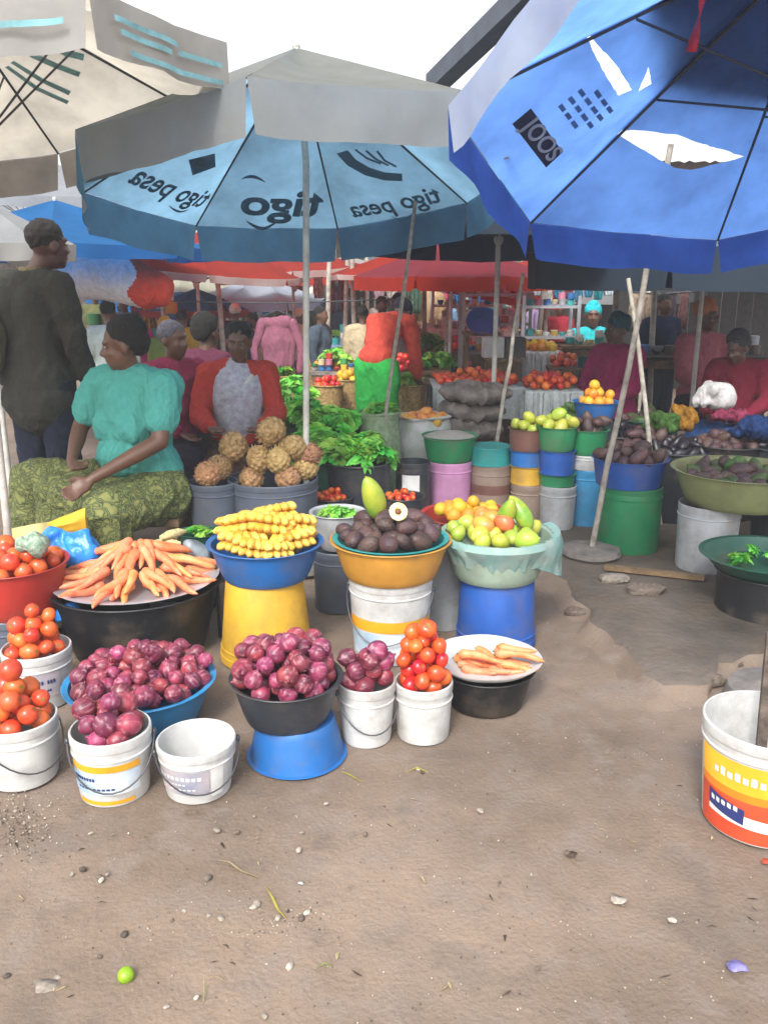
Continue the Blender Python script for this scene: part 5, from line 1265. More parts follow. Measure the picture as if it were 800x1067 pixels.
# white shelf stand of tins and bowls
def shelf(label, px0, px1, Y, zs, m, dp=.4, group=None):
    x0, x1 = x_at(px0, Y, 1), x_at(px1, Y, 1); w = x1-x0; o = thing('shelf_stand', label, 'shelf', ((x0+x1)/2, Y+dp/2, 0), 0, group)
    for z in zs: MB().box((0, 0, z), (w, dp, .025)).build('shelf_board', m, o)
    for sx in (-1, 1):
        for sy in (-1, 1): MB().box((sx*(w/2+.015), sy*(dp/2-.02), (zs[-1]+.1)/2), (.03, .03, zs[-1]+.1)).build('post', m, o)
    return (x0+x1)/2, w
rnd = random.Random(9)
pal = [pl('tin_'+a, b) for a, b in (('white', '#cfcfcb'), ('cream', '#cdbf95'), ('blue', '#2a6fae'), ('teal', '#2f9a9a'), ('red', '#b03a30'), ('green', '#3a8a4f'), ('pink', '#c27a92'), ('grey', '#8a8f96'), ('yellow', '#cfa83a'))]
protoV = {}
def goods(px0, px1, Y, z, n, label, group, sizes=(.05, .09), pals=None, stack=2, kinds=('tin', 'bowl')):
    x0, x1 = x_at(px0, Y, z), x_at(px1, Y, z); pals = pals or pal
    for i in range(n):
        x = x0+(x1-x0)*(i+.5)/n; r = min(rnd.uniform(*sizes), (x1-x0)/n*.48); zz = z; kd = rnd.choice(kinds)
        for s_ in range(rnd.randint(1, stack)):
            h = r*(1.5 if kd == 'tin' else .9); mb = MB()
            if kd == 'tin': mb.revolve([(0, 0), (r*.93, 0), (r*.95, .004), (r*.95, h-.004), (r, h-.003), (r, h), (r*.9, h+.002), (0, h+.002)], 16)
            else: mb.revolve([(0, 0), (r*.55, 0), (r*.9, h*.6), (r, h), (r*.95, h), (r*.85, h*.6), (r*.5, .01), (0, .01)], 16, close=False)
            m = rnd.choice(pals); o = mb.build(kd, m, loc=(x, Y+rnd.uniform(-.03, .03), zz)); nm = m.name.split('_')[1]
            tag(o, '%s %s %s' % (nm, kd, label), kd, group); zz += h+.003 if kd == 'tin' else h*.55
xw, ww = shelf('pale shelf stand of tins and bowls behind the middle aisle', 484, 550, 8.6, (.5, .85, 1.12, 1.4), M['white2'])
for z in (.85, 1.12, 1.4): goods(486, 548, 8.72, z+.014, 7, 'on the pale shelf stand behind the middle aisle', 'goods on the pale shelf stand')
xw, ww = shelf('steel shelf stand of bowls beyond the cyan capped figure', 546, 600, 8.2, (.75, 1.02, 1.3), M['steel'])
for z in (.75, 1.02, 1.3): goods(548, 598, 8.3, z+.014, 6, 'on the steel shelf stand near the cyan capped figure', 'goods on the steel shelf stand')
xw, ww = shelf('wide shelf stand of white tins far behind the tan jacket', 452, 520, 10.2, (.9, 1.25, 1.5), M['white2'])
for z in (.9, 1.25, 1.5): goods(455, 518, 10.3, z+.014, 9, 'on the wide far shelf stand', 'goods on the wide far shelf stand', pals=pal[:2]+pal[7:8]+pal[2:3], sizes=(.06, .1))
o, z, xc, w = table('table of stacked plastic tubs beyond the magenta dress', 585, 650, 360, 8.0, .6)
goods(588, 648, 8.2, z+.002, 6, 'stacked on the table beyond the magenta dress', 'tubs on the table beyond the magenta dress', stack=5, kinds=('bowl',), sizes=(.08, .11), pals=[pal[8], pal[3], pal[1], pal[0], pal[3]])
o, z, xc, w = table('dim stall table in the shade at the far right', 660, 800, 372, 7.6, .7, m=mat('sooty_wood', '#3a2e26', .9, var=.3, bump=.4))  # tabletop darker than the wood of its legs
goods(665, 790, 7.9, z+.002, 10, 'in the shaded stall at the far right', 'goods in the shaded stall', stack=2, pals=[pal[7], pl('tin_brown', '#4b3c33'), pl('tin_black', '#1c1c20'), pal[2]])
# dim wooden stall frames and sheds
SHED = mat('weathered_boards', '#a39588', .9, var=.35, scale=6, bump=.6, bscale=30, dirt=.5); TIN = mat('rusted_roofing', '#7d6a60', .7, var=.3, scale=3, bump=.3, dirt=.6, metal=.2)
def shed(label, x0, x1, Y, dp, h, group=None, m=None, seed=0):
    w = x1-x0; o = thing('market_shed', label, 'shed', ((x0+x1)/2, Y+dp/2, 0), 0, group); m = m or SHED; mb = MB(); n = int(w/.22); rr = random.Random(seed)
    for i in range(n):
        if rr.random() < .08: continue
        mb.box((-w/2+w*(i+.5)/n, dp/2, h/2), (w/n*.94, .03, h))
    mb.build('back_wall', m, o)
    for sx in (-1, 1): MB().box((sx*w/2, 0, h/2), (.03, dp, h)).build('side_wall', m, o)
    for i in range(3): MB().tube([(-w/2+w*i/2, -dp/2, 0), (-w/2+w*i/2+.03, -dp/2, h+.1)], .035, 8).build('post', PM, o)
    mb = MB(); n = int(w/.05); vs = []
    for j in range(2):
        for i in range(n+1): vs.append((-w/2-.2+(w+.4)*i/n, (-dp/2-.4, dp/2+.2)[j], h+.25-.25*j+.012*math.sin(i*math.pi*.8)))
    mb.add(vs, [(i, i+1, n+2+i, n+1+i) for i in range(n)]); mb.build('roof', TIN, o, smooth=True)
    return o
shed('long brown market shed with a rusty roof behind the middle aisle', -2.2, 3.2, 13.5, 2.5, 2.3, seed=1)
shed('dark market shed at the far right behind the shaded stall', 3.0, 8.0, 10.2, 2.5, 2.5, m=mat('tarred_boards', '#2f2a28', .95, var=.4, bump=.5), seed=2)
shed('weathered shed at the far left beyond the blue umbrella', -10, -4.4, 15, 2.5, 2.4, seed=3)
shed('low shed far behind the red umbrellas', -4.2, -2.5, 17, 2.5, 2.6, seed=4)
shed('wide shed closing off the market far behind', -9, 9, 24, 3, 3.2, seed=5)
for i, (px, Y) in enumerate([(338, 9.2), (356, 10.0), (372, 9.5), (384, 10.8), (444, 9.6), (462, 9.0), (556, 9.0), (572, 9.6), (645, 7.6), (683, 8.0), (235, 9.0), (172, 9.9)]):
    x = x_at(px, Y, 1); pole('peeled wooden post among the far stalls', (x, Y, 0), (x+random.uniform(-.12, .12), Y, 2.05), .028, group='peeled wooden posts among the far stalls')
# bright clutter behind the tomato tables
o, z, xc, w = table('wide table of white tins and tubs behind the long table of greens', 440, 535, 343, 9.9, .6, cloth_m=cloth('white_oilcloth', '#cfd0d0', bscale=8))
goods(443, 533, 10.0, z+.004, 11, 'on the white covered table far back', 'goods on the white covered table', stack=3, pals=[pal[0], pal[1], pal[0], pal[2], pal[7]], sizes=(.07, .1))
goods(446, 530, 10.3, z+.004, 10, 'in the rear row of the white covered table', 'goods in the rear row of the white covered table', stack=4, pals=[pal[0], pal[0], pal[1], pal[7]], sizes=(.07, .1))
b_ = pt(502, 341, 8.3); r_ = .16; bo = MB().revolve([(0, 0), (r_*.6, 0), (r_*.95, .09), (r_, .1), (r_*.94, .098), (r_*.58, .012), (0, .012)], 28, close=False).build('basin', M['blue2'], loc=b_); bo.rotation_euler = (R(50), 0, 0); tag(bo, 'deep blue basin tilted towards the aisle among the white tins', 'basin')
st_ = thing('basin_stand', 'small wooden stand propping the tilted blue basin', 'stand', (b_.x, b_.y+.08, 0)); MB().box((0, 0, b_.z-.06), (.34, .3, .03)).build('board', wd, st_)
for sx in (-1, 1):
    for sy in (-1, 1): MB().box((sx*.14, sy*.12, (b_.z-.07)/2), (.035, .035, b_.z-.07)).build('leg', wd, st_)
o, z, xc, w = table('small dark table with a white crate beside the bamboo pole', 508, 545, 374, 7.6, .45)
for i, (dx, m_, lb) in enumerate([(-.09, M['white'], 'white open crate on the small dark table'), (.1, M['dgrey'], 'charcoal open crate on the small dark table')]):
    mb = MB(); hh = .17
    for d in ((0, -.1, .18, .01), (0, .1, .18, .01)): mb.box((d[0], d[1], hh/2), (.17, .01, hh))
    for d in (-.085, .085): mb.box((d, 0, hh/2), (.01, .19, hh))
    mb.box((0, 0, .006), (.16, .19, .01)); tag(mb.build('crate', m_, loc=(xc+dx, 7.8, z+.002), smooth=False), lb, 'crate')
o, z, xc, w = table('back table with a red tub heap at the right of the cyan figure', 576, 606, 384, 7.5, .5, m=WOOD)
spread('tomato', TOMF, xc-w*.4, xc+w*.4, 7.55, 7.9, z+.002, 18, .037, 'red tomato on the small back table by the cyan figure', 'tomato', 'tomatoes on the small back table', 57)
for ti, (px0, px1, py, Y, dp) in enumerate([(322, 372, 388, 8.0, .5), (334, 392, 360, 10.0, .6), (378, 425, 350, 11.2, .6), (300, 345, 350, 11.0, .6), (500, 560, 352, 10.6, .6), (90, 190, 352, 9.9, .6)]):
    wh = ['just past the green heaps', 'in the aisle by the first post', 'deep in the middle aisle', 'behind the pink cardigan', 'behind the steel shelf stand', 'in the crowd behind the seated women'][ti]
    o, z, xc, w = table('crowded stall table '+wh, px0, px1, py, Y, dp, m=None if ti % 2 else mat('grey_boards', '#8b8078', .9, var=.3, bump=.4), cloth_m=[None, cloth('faded_blue_oilcloth', '#6f8fae'), None, cloth('faded_pink_oilcloth', '#b08a92'), None, None][ti])
    goods(px0+2, px1-2, Y+.15, z+.004, 6, 'on the crowded table '+wh, 'goods on the crowded table '+wh, stack=3, sizes=(.06, .1))
    if ti < 3: greens((xc, Y+.38, z+.06), w*.4, .12, .08, 7, 'leafy bunch on the crowded table '+wh, 'greens on the crowded table '+wh, 120+ti, 1.0)
    if ti in (0, 2, 4): spread('orange', ORG, xc-w*.45, xc+w*.45, Y+.3, Y+dp-.05, z+.004, 12, .036, 'orange on the crowded table '+wh, 'orange', 'oranges on the crowded table '+wh, 130+ti)
# baskets of produce standing in the aisle
BK = mat('cane_basket', '#a88a58', .85, var=.3, scale=40, bump=.8, bscale=80)
for bi, (px, py, Y, w_, kd) in enumerate([(342, 402, 7.6, 34, 0), (364, 396, 7.9, 30, 1), (352, 372, 9.2, 30, 2), (398, 366, 9.8, 30, 0), (330, 368, 9.4, 28, 1), (428, 402, 7.4, 30, 2), (300, 392, 8.2, 34, 2)]):
    q_ = solve(px, 0, [(w_*.75, w_, py)], Y=Y)[0]; lb = ['cane basket of tomatoes past the green heaps', 'cane basket of oranges beside the one of tomatoes', 'cane basket of leaves in the aisle', 'cane basket of tomatoes deep in the aisle', 'cane basket of oranges deep in the aisle', 'cane basket of leaves behind the woven sack', 'cane basket of leaves below the pink cardigan'][bi]
    put('bk%d' % bi, q_, 'basket', lb, 'basket', BK, kind='basin', seg=28)
    if kd < 2: fill('bk%d' % bi, ['tomato', 'orange'][kd], [TOMF, ORG][kd], 12, .034, ['red tomato', 'orange'][kd]+' in the '+lb, ['tomato', 'orange'][kd], ['tomatoes', 'oranges'][kd]+' in the '+lb, slope=.5, dz=0, seed=140+bi)
    else: greens((q_[0], q_[1], q_[2]+q_[5]), q_[4]*.6, q_[4]*.6, .08, 6, 'leafy bunch in the '+lb, 'greens in the '+lb, 150+bi, .9)
simple_umb('pale blue umbrella deep in the middle aisle', None, 392, 292, 14, 1.0, .4, two_sided('ice_cloth', '#bfcbe0', '#d3dae8', .65), None, ph=.3, tx=-.15, val=.12)
simple_umb('small ivory umbrella deep in the aisle left of the pale blue one', None, 342, 296, 15, .9, .4, F_Y, F_Y, ph=.3, tx=.15, val=.12)
# clothes and cloths hung on lines over the aisles
rc = random.Random(31)
HN = {'#b9b2a8': 'beige', '#7a3a4a': 'wine red', '#3a4f74': 'denim blue', '#a8763c': 'ochre', '#4f6a58': 'moss green', '#b8a0a8': 'pale pink', '#5a4a5a': 'plum', '#b9c4cc': 'ice grey', '#3f7fa0': 'blue', '#c4c0b8': 'off white', '#2f8a94': 'teal', '#8a7468': 'brown', '#b09a88': 'tan', '#4a4048': 'charcoal', '#6a4a4a': 'dark red', '#c9c6c0': 'white', '#3a6aa0': 'mid blue', '#c9b9b0': 'cream'}
def hung(px0, px1, py, Y, n, label, group, cols, hh=(.25, .5)):
    z = z_at(py, Y); x0, x1 = x_at(px0, Y, z), x_at(px1, Y, z); tag(MB().tube([(x0-.2, Y, z+.02), ((x0+x1)/2, Y, z-.02), (x1+.2, Y, z+.02)], .005, 5).build('washing_line', M['wire']), 'thin line strung '+label, 'line')
    for i in range(n):
        w_ = (x1-x0)/n*.8; h_ = rc.uniform(*hh); x = x0+(x1-x0)*(i+.5)/n; vs = []; u_ = 8
        for j in range(u_+1):
            for k_ in range(u_+1): vs.append((w_*(k_/u_-.5)*(1-.15*math.sin(j)), .025*math.sin(k_*1.9+i)*j/u_+.015, -h_*j/u_+.01*noise.noise(Vector((k_, j, i)))))
        c_ = rc.choice(cols); o = MB().add(vs, [(j*(u_+1)+q, j*(u_+1)+q+1, (j+1)*(u_+1)+q+1, (j+1)*(u_+1)+q) for j in range(u_) for q in range(u_)]).build('hanging_cloth', cloth('hung_'+c_[1:], c_, transl=.2, var=.3), loc=(x, Y, z-.01))
        sm_ = o.modifiers.new('thickness', 'SOLIDIFY'); sm_.thickness = .004; tag(o, HN[c_]+' cloth hung '+label, 'cloth', group)
CL = ['#b9b2a8', '#7a3a4a', '#3a4f74', '#a8763c', '#4f6a58', '#b8a0a8', '#5a4a5a']
hung(325, 440, 288, 11.0, 9, 'far down the middle aisle', 'cloths hung far down the middle aisle', CL)
hung(545, 640, 296, 9.3, 9, 'above the steel shelf stand', 'cloths hung above the steel shelf stand', ['#b9c4cc', '#3f7fa0', '#7a3a4a', '#c4c0b8', '#2f8a94'], (.1, .22))
hung(120, 215, 318, 10.6, 7, 'in the crowd at the left', 'cloths hung in the crowd at the left', CL)
hung(655, 720, 304, 8.4, 5, 'in the shaded stall', 'cloths hung in the shaded stall', ['#8a7468', '#b09a88', '#4a4048', '#6a4a4a'], (.25, .4))
hung(470, 545, 298, 10.9, 8, 'over the white tins', 'cloths hung over the white tins', ['#c9c6c0', '#b9c4cc', '#3a6aa0', '#c9b9b0'], (.15, .3))
# hanging cardigan
def cardigan():
    Y = 8.2; c = pt(289, 330, Y); o = thing('hanging_cardigan', 'dusty pink cardigan hung up by the tall umbrella pole', 'cardigan', c)
    m = cloth('dusty_pink_knit', '#865264'); t = MB()
    t.cap((-.1, 0, -.05), .05, (.1, 0, -.05), .05); t.ell((0, 0, -.27), (.17, .06, .24)); t.ell((0, 0, -.4), (.15, .055, .14)); wrinkle(remesh(t, 'knit_body', m, .014, o), .02, 8)
    for s_ in (-1, 1):
        t = MB(); t.cap((s_*.14, 0, -.06), .05, (s_*.22, -.01, -.3), .04); t.cap((s_*.22, -.01, -.3), .04, (s_*.2, -.02, -.5), .03); wrinkle(remesh(t, 'sleeve', m, .014, o), .012, 9)
    MB().tube([(-.14, 0, .0), (0, 0, .06), (.14, 0, .0)], .006, 6).build('hanger', M['wire'], o); MB().tube([(0, 0, .06), (.01, 0, .1), (0, 0, .14)], .004, 6).build('hook', M['wire'], o)
    z = c.z+.14; tag(MB().tube([(c.x-1.0, Y, z), (c.x, Y, z-.02), (c.x+1.2, Y, z+.02)], .006, 6).build('washing_line', M['wire']), 'thin line the pink cardigan hangs from', 'line')
cardigan()
# sacks
def sack(label, px, py_top, py_bot, wpx, Y, m, seed=0, z0=0, group=None, open_top=True):
    z1 = z_at(py_top, Y); r = wpx/2*(Y*CT)/F; x = x_at(px, Y, z1); h = z1-z0; prof = [(0, 0), (r*.85, 0), (r*1.0, h*.08), (r*1.05, h*.4), (r*.98, h*.75), (r*.92, h*.92), (r*1.0, h), (r*1.04, h*.985), (r*.9, h*.93), (0, h*.9)]
    mb = MB(); P2 = []
    for a, b in zip(prof[:-1], prof[1:]):
        for i in range(4): P2.append((a[0]+(b[0]-a[0])*i/4, a[1]+(b[1]-a[1])*i/4))
    P2.append(prof[-1]); mb.revolve(P2, 40, close=False, wob=.03, seed=seed); o = mb.build('sack', m, loc=(x, Y, z0)); wrinkle(o, .018, 6); return tag(o, label, 'sack', group), (x, Y, z0+h)
WOV = mat('woven_green_sack', '#8fa284', .8, var=.2, scale=30, bump=.5, bscale=120, col2='#6c7f5e')
s1, c1 = sack('pale green woven sack topped with greens', 395, 428, 500, 44, 5.75, WOV, 1)
greens((c1[0], c1[1], c1[2]-.02), .1, .1, .05, 9, 'green bunch in the pale green woven sack', 'greens in the woven sack', 60, .8)
s2, c2 = sack('white plastic sack of yellow fruit, tied over a dark bucket', 441, 432, 480, 56, 5.95, mat('white_poly_sack', '#b5b3b4', .6, var=.25, scale=12, bump=.5, bscale=30, col2='#8f9a8e'), 2, z0=.3)
tag(vessel('bucket', 'slate bucket under the white plastic sack', 'bucket', (c2[0], c2[1]), 0, .16, .17, .3, M['dgrey']), None, None)
P = drop((c2[0], c2[1]), .16, c2[2]-.03, 14, .036, .5, 61); pile('mango', MY, P, 'golden mango in the white plastic sack', 'mango', 'golden mangoes in the white sack', 61, .95)
SK = mat('grey_sackcloth', '#7a716b', .9, var=.3, scale=10, bump=.6, bscale=60)
for i, (px, py, Y, w_) in enumerate([(487, 447, 6.15, .25), (492, 428, 6.2, .24), (496, 410, 6.15, .25)]):
    p = pt(px, py, Y); oo = blob('sack', ['flat grey sack at the bottom of the pile behind the grain basin', 'flat grey sack in the middle of the pile behind the grain basin', 'flat grey sack topping the pile behind the grain basin'][i], 'sack', p, (w_, .18, .075), SK, amp=.03, sc=7, vox=.016); folds(oo, .025)
p = pt(490, 470, 6.2); tag(MB().box((0, 0, p.z/2-.02), (.5, .4, p.z-.0)).build('crate', wd, loc=(p.x, p.y+.03, 0.02)), 'wooden crate carrying the pile of flat grey sacks', 'crate')
# heap of fresh greens with tubs below
for i, (px, py, Y, rx, n) in enumerate([(336, 470, 5.3, .26, 34), (374, 476, 5.1, .21, 32), (318, 438, 6.0, .24, 24), (350, 446, 5.7, .24, 26), (306, 415, 6.8, .2, 12)]):
    c = pt(px, py, Y); lb = ['big heap of fresh green leaves behind the pineapples', 'fresh green leaves heaped left of the woven sack', 'green leaves on the tub behind the umbrella pole', 'green leaves filling the gap behind the nearer heap', 'green leaves on the farthest tub by the pole'][i]
    k = vessel('basin', ['dark tub under the big heap of leaves', 'dark tub under the leaves left of the woven sack', 'dark tub behind the umbrella pole', 'dark tub between the leaf heaps', 'dark tub farthest along by the pole'][i], 'tub', (c.x, c.y), 0, rx*.8, rx*.95, max(.1, c.z-.02), M['dgrey'] if i % 2 else M['dgreen'], kind='basin')
    greens((c.x, c.y, c.z), rx*.85, rx*.8, .13, n, lb, lb.replace('heap of ', ''), 70+i, 1.0)
# small red tomatoes / peppers by the bowls
for i, (px, py, Y, Rr, n) in enumerate([(345, 516, 4.95, .11, 22), (420, 516, 4.9, .1, 18), (208, 520, 5.0, .09, 12)]):
    c = pt(px, py, Y); lb = ['small red chilli tomato between the pineapples and avocados', 'small red chilli tomato right of the green papaya', 'small red chilli tomato in the shade beside the seated vendor'][i]
    vessel('basin', ['charcoal tub of small red tomatoes beside the pineapples', 'charcoal tub of small red tomatoes behind the papaya', 'charcoal tub of small red tomatoes beside the leaf print skirt'][i], 'tub', (c.x, c.y), 0, Rr*1.0, Rr*1.25, c.z+.0, M['dgrey'], kind='basin')
    P = drop((c.x, c.y), Rr, c.z-.005, n, .02, .5, 80+i); pile('tomato', TOM, P, lb, 'tomato', lb.replace('tomato ', 'tomatoes '), 80+i, .62)

# plastic sheet draped on the mango basin
def drape():
    x, y, z, rb, rt, h = V['ma'][:6]; m = mat('thin_plastic_sheet', '#b4c4bc', .3, var=.35, scale=10, bump=.8, bscale=14, transl=.35, col2='#86bdb8'); mb = MB(); vs = []; n = 60; a0, a1 = R(200), R(385)
    rows = [(-.012, .004, 1), (.008, .008, 0), (.012, -.03, 0), (.0, -.09, 1), (-.005, -.15, 1.5)]
    for j, (dr, dz, w) in enumerate(rows):
        for i in range(n+1):
            a = a0+(a1-a0)*i/n; t = i/n; side = max(0, (t-.62)/.38)
            q = rt+.004+dr-(max(0, -dz-.03)*.32)*(1-side)+side*.02*j+.004*w*math.sin(a*17+3*math.sin(a*5))+.014*w*noise.noise(Vector((a*9, j, 3)))
            zz = z+h+dz*(.75+.9*side)+.014*noise.noise(Vector((a*6, 9, 1)))*(j > 2); vs.append((x+q*math.cos(a), y+q*math.sin(a), zz))
    mb.add(vs, [(j*(n+1)+i, j*(n+1)+i+1, (j+1)*(n+1)+i+1, (j+1)*(n+1)+i) for j in range(4) for i in range(n)]); o = mb.build('plastic_sheet', m); tag(o, 'thin teal tinted plastic sheet draped over the mango basin rim', 'plastic sheet')
drape()
# bags by the carrots
def bag(name, label, px, py, Y, r, m, seed=0, extra=()):
    o = blob(name, label, 'bag', pt(px, py, Y), r, m, amp=.05, sc=9, vox=.009, extra=extra)
    return o
PB = mat('crumpled_blue_plastic', '#1263c4', .25, var=.35, scale=14, bump=.9, bscale=25, col2='#3f9ae6')
bag('plastic_bag', 'crumpled bright blue plastic bag between the tomatoes and the carrots', 76, 572, 3.62, (.10, .07, .075), PB, extra=[((-.07, 0, .06), (.05, .03, .03)), ((.05, 0, .05), (.06, .03, .04))])
bag('plastic_bag', 'small blue plastic bag lying below the carrot tub', 66, 640, 3.35, (.045, .035, .03), PB)
bag('plastic_bag', 'grey see-through plastic bag beside the carrots', 200, 578, 3.75, (.055, .05, .075), mat('clear_grey_plastic', '#9aa4ab', .25, var=.3, scale=12, bump=.9, bscale=20, transl=.3))
bag('mesh_bag', 'green and white netted bag resting on the tomatoes', 27, 567, 3.3, (.062, .045, .028), mat('green_net', '#a3ada0', .6, var=.6, scale=55, bump=.8, bscale=60, col2='#5a7a60'))
# corn cob and paper board behind the blue bag
def board():
    a, b = pt(8, 588, 3.8), pt(92, 560, 3.8); m = mat('straw_paper', '#c9b77a', .8, var=.2, scale=9, bump=.3)
    o = thing('paper_sack', 'flat cream paper sack with a yellow top, behind the blue bag', 'paper sack', (a.x, a.y, 0)); w = b.x-a.x; n = 10
    def sheet(x0, x1, z0, z1, th, mm, nm, yy=0):
        vs = []; fs = []
        for s_ in (-1, 1):
            for j in range(n+1):
                for i in range(n+1): vs.append((x0+(x1-x0)*i/n, yy+s_*th*(.3+.7*math.sin(math.pi*i/n))*(math.sin(math.pi*(j+.4)/(n+.8)))+.01*noise.noise(Vector((i*.4, j*.4, 1))), z0+(z1(i/n)-z0)*j/n))
        N_ = (n+1)**2
        for j in range(n):
            for i in range(n): q = j*(n+1)+i; fs.append((q, q+1, q+n+2, q+n+1)); fs.append((N_+q+1, N_+q, N_+q+n+1, N_+q+n+2))
        for i in range(n):
            fs.append((i, N_+i, N_+i+1, i+1)); q = n*(n+1)+i; fs.append((q, q+1, N_+q+1, N_+q))
            l = i*(n+1); fs.append((l, l+n+1, N_+l+n+1, N_+l)); r = l+n; fs.append((r, N_+r, N_+r+n+1, r+n+1))
        return MB().add(vs, fs).build(nm, mm, o)
    zt = z_at(552, 3.8); zb = z_at(532, 3.8)
    sheet(0, w, .02, lambda t: zt+(zb-zt)*t*.75, .03, m, 'paper_body'); sheet(w*.55, w*1.0, zt-.02, lambda t: zt+(zb-zt)*(.4+.75*t), .034, mat('yellow_paper', '#d9a820', .7, var=.1), 'yellow_panel', -.002)
board()
# corn cob near carrots
def corn(label, px, py, Y, rz, husk=True):
    p = pt(px, py, Y); o = thing('maize_cob', label, 'maize', p, rz); m = mat('pale_maize', '#cfc08a', .6, var=.25, scale=60, bump=.5, bscale=90)
    t = MB().tube([(-.07, 0, 0), (-.03, 0, .004), (.03, 0, .004), (.07, 0, 0)], [.012, .02, .019, .008], 12); wrinkle(t.build('cob', m, o), .002, 90)
    if husk: MB().tube([(-.1, .005, -.005), (-.05, .012, -.006), (.0, .01, -.01)], [.003, .016, .004], 8, flat=.3).build('husk', mat('husk_green', '#9fae62', .7, var=.3), o)
corn('pale maize cob lying behind the tray of carrots', 172, 567, 3.72, .2); corn('second maize cob on top of the first, behind the carrots', 181, 557, 3.75, .9, False)
# black frame of the low stand behind the carrot tub
o = thing('low_stand', 'thin black metal stand beside the carrot tub', 'stand', (V['car'][0]+.36, V['car'][1]+.08, 0))
for dx in (-.03, .03): MB().tube([(dx, 0, 0), (dx, 0, .34)], .008, 8).build('leg', M['black'], o)
MB().tube([(-.03, 0, .34), (.03, 0, .34)], .008, 8).build('crossbar', M['black'], o)
s = solve(186, 700, [(56, 60, 628)], Y=V['car'][1]+.35)[0]; put('wcar', s, 'bucket', 'off white bucket in the shade behind the carrot tub', 'bucket', M['white2'])
# dark produce rows and cloths at the right stall
for i, (px, py, Y, r, col, lb) in enumerate([(690, 440, 5.6, (.11, .07, .06), '#3d5a2a', 'green crumpled cloth on the goods at the right'), (712, 436, 5.65, (.07, .06, .08), '#8a6222', 'golden brown cloth bundle between the green and blue ones'),
        (790, 446, 5.4, (.14, .08, .07), '#1f3560', 'blue cloth bundle at the right edge'), (762, 434, 5.6, (.13, .06, .04), '#7a3048', 'pink striped cloth folded under the white bundle')]):
    folds(blob('cloth_bundle', lb, 'cloth', pt(px, py, Y), r, cloth('bundle_%d' % i, col, bscale=16, var=.3), amp=.02, sc=11, vox=.009), .02, .5)
DK = mat('aubergine_skin', '#1c1722', .35, var=.3, scale=12, rnd=.4, hue=.04, bump=.05)
AUB = [ovoid('aubergine', DK, .036, .07, .2, .3), ovoid('aubergine', DK, .04, .06, .1, .35)]
for i, (px, py, Y, w_, m_, n_, pr, nm, lb, lg) in enumerate([
        (700, 474, 5.45, 74, 'dgrey', 24, AUB, 'aubergine', 'charcoal tub of aubergines right of the green drum', 'glossy dark aubergine in the tub right of the green drum'),
        (640, 456, 5.75, 60, 'black', 20, AUB, 'aubergine', 'black tub of aubergines behind the blue basin', 'glossy dark aubergine in the black tub behind the blue basin'),
        (752, 468, 5.5, 80, 'black', 26, AVO, 'avocado', 'black tub of avocados behind the olive basin', 'dark avocado in the black tub behind the olive basin'),
        (805, 470, 5.45, 80, 'dgrey', 24, AUB, 'aubergine', 'charcoal tub of aubergines at the right edge behind the olive basin', 'dark aubergine in the tub at the right edge'),
        (672, 440, 6.2, 64, 'dgreen', 18, AVOG+AVO, 'avocado', 'bottle green tub of avocados in front of the magenta dress', 'avocado in the bottle green tub by the magenta dress'),
        (590, 436, 6.1, 44, 'dgreen', 12, AVOG, 'avocado', 'bottle green tub of green avocados left of the orange pyramid', 'green avocado in the tub left of the orange pyramid')]):
    q_ = solve(px, 0, [(w_*.8, w_, py)], Y=Y)[0]; put('dk%d' % i, q_, 'basin', lb, 'tub', M[m_], kind='basin')
    fill('dk%d' % i, nm, pr, n_, .036, lg, nm, lg+'s', slope=.4, dz=-.0, seed=90+i, up=.2)

# stick in the paint bucket
x, y, z, rb, rt, h, o = V['paint']
a = Vector((x+.005, y+.03, .03)); b_ = a+Vector((.012, .06, z_at(672, y)-.03)); tag(link('wooden_stick', MB().box((0, 0, 0), (.028, .02, (b_-a).length)).mesh('wooden_stick', [mat('stick_wood', '#5e5148', .8, var=.3, scale=30, bump=.4)], smooth=False)), 'flat wooden stick standing in the large paint bucket', 'stick')
st = bpy.data.objects['wooden_stick']; st.location = (a+b_)/2; st.rotation_euler = (b_-a).to_track_quat('Z', 'Y').to_euler()

# ---------------------------------------------------------------- litter on the ground
rnd = random.Random(21)
PEB = [mat('pebble_%d' % i, c, .9, var=.25, scale=60, bump=.4) for i, c in enumerate(('#8d8276', '#6a5d52', '#a89e90', '#4d443c', '#b9b0a2'))]
def pebble_mesh(seed, m):
    return MB().ell((0, 0, 0), (.012, .009, .006), u=8, w=6, disp=lambda n: .35*noise.noise(n*1.7+Vector((seed, 0, 0)))).mesh('pebble', [m], ang=50)
PM_ = [pebble_mesh(i, PEB[i % 5]) for i in range(8)]
spots_ = [(112, 912), (104, 915), (75, 912), (87, 907), (106, 918), (265, 851), (247, 868), (311, 887), (315, 868), (217, 916), (265, 946), (300, 950), (320, 952), (230, 958), (180, 960), (192, 950), (218, 955), (104, 998), (174, 1050), (130, 975), (302, 1008), (268, 943), (314, 958), (290, 958), (640, 936), (590, 890), (500, 846), (440, 806), (435, 802), (226, 866), (520, 920), (700, 960), (60, 1020), (380, 870), (95, 869), (8, 1018), (205, 1040), (276, 1060), (560, 1010), (340, 838)]
for i, (px, py) in enumerate(spots_):
    o = link('pebble', PM_[i % 8]); p = at(px, py, 0); k = rnd.uniform(.5, 1.1); o.location = (p.x, p.y, .004*k); o.rotation_euler = (0, 0, rnd.random()*6); o.scale = (k, k, k)
    tag(o, 'small stone lying on the open dirt in the foreground', 'stone', 'small stones on the dirt')
mb = MB(); vs = []
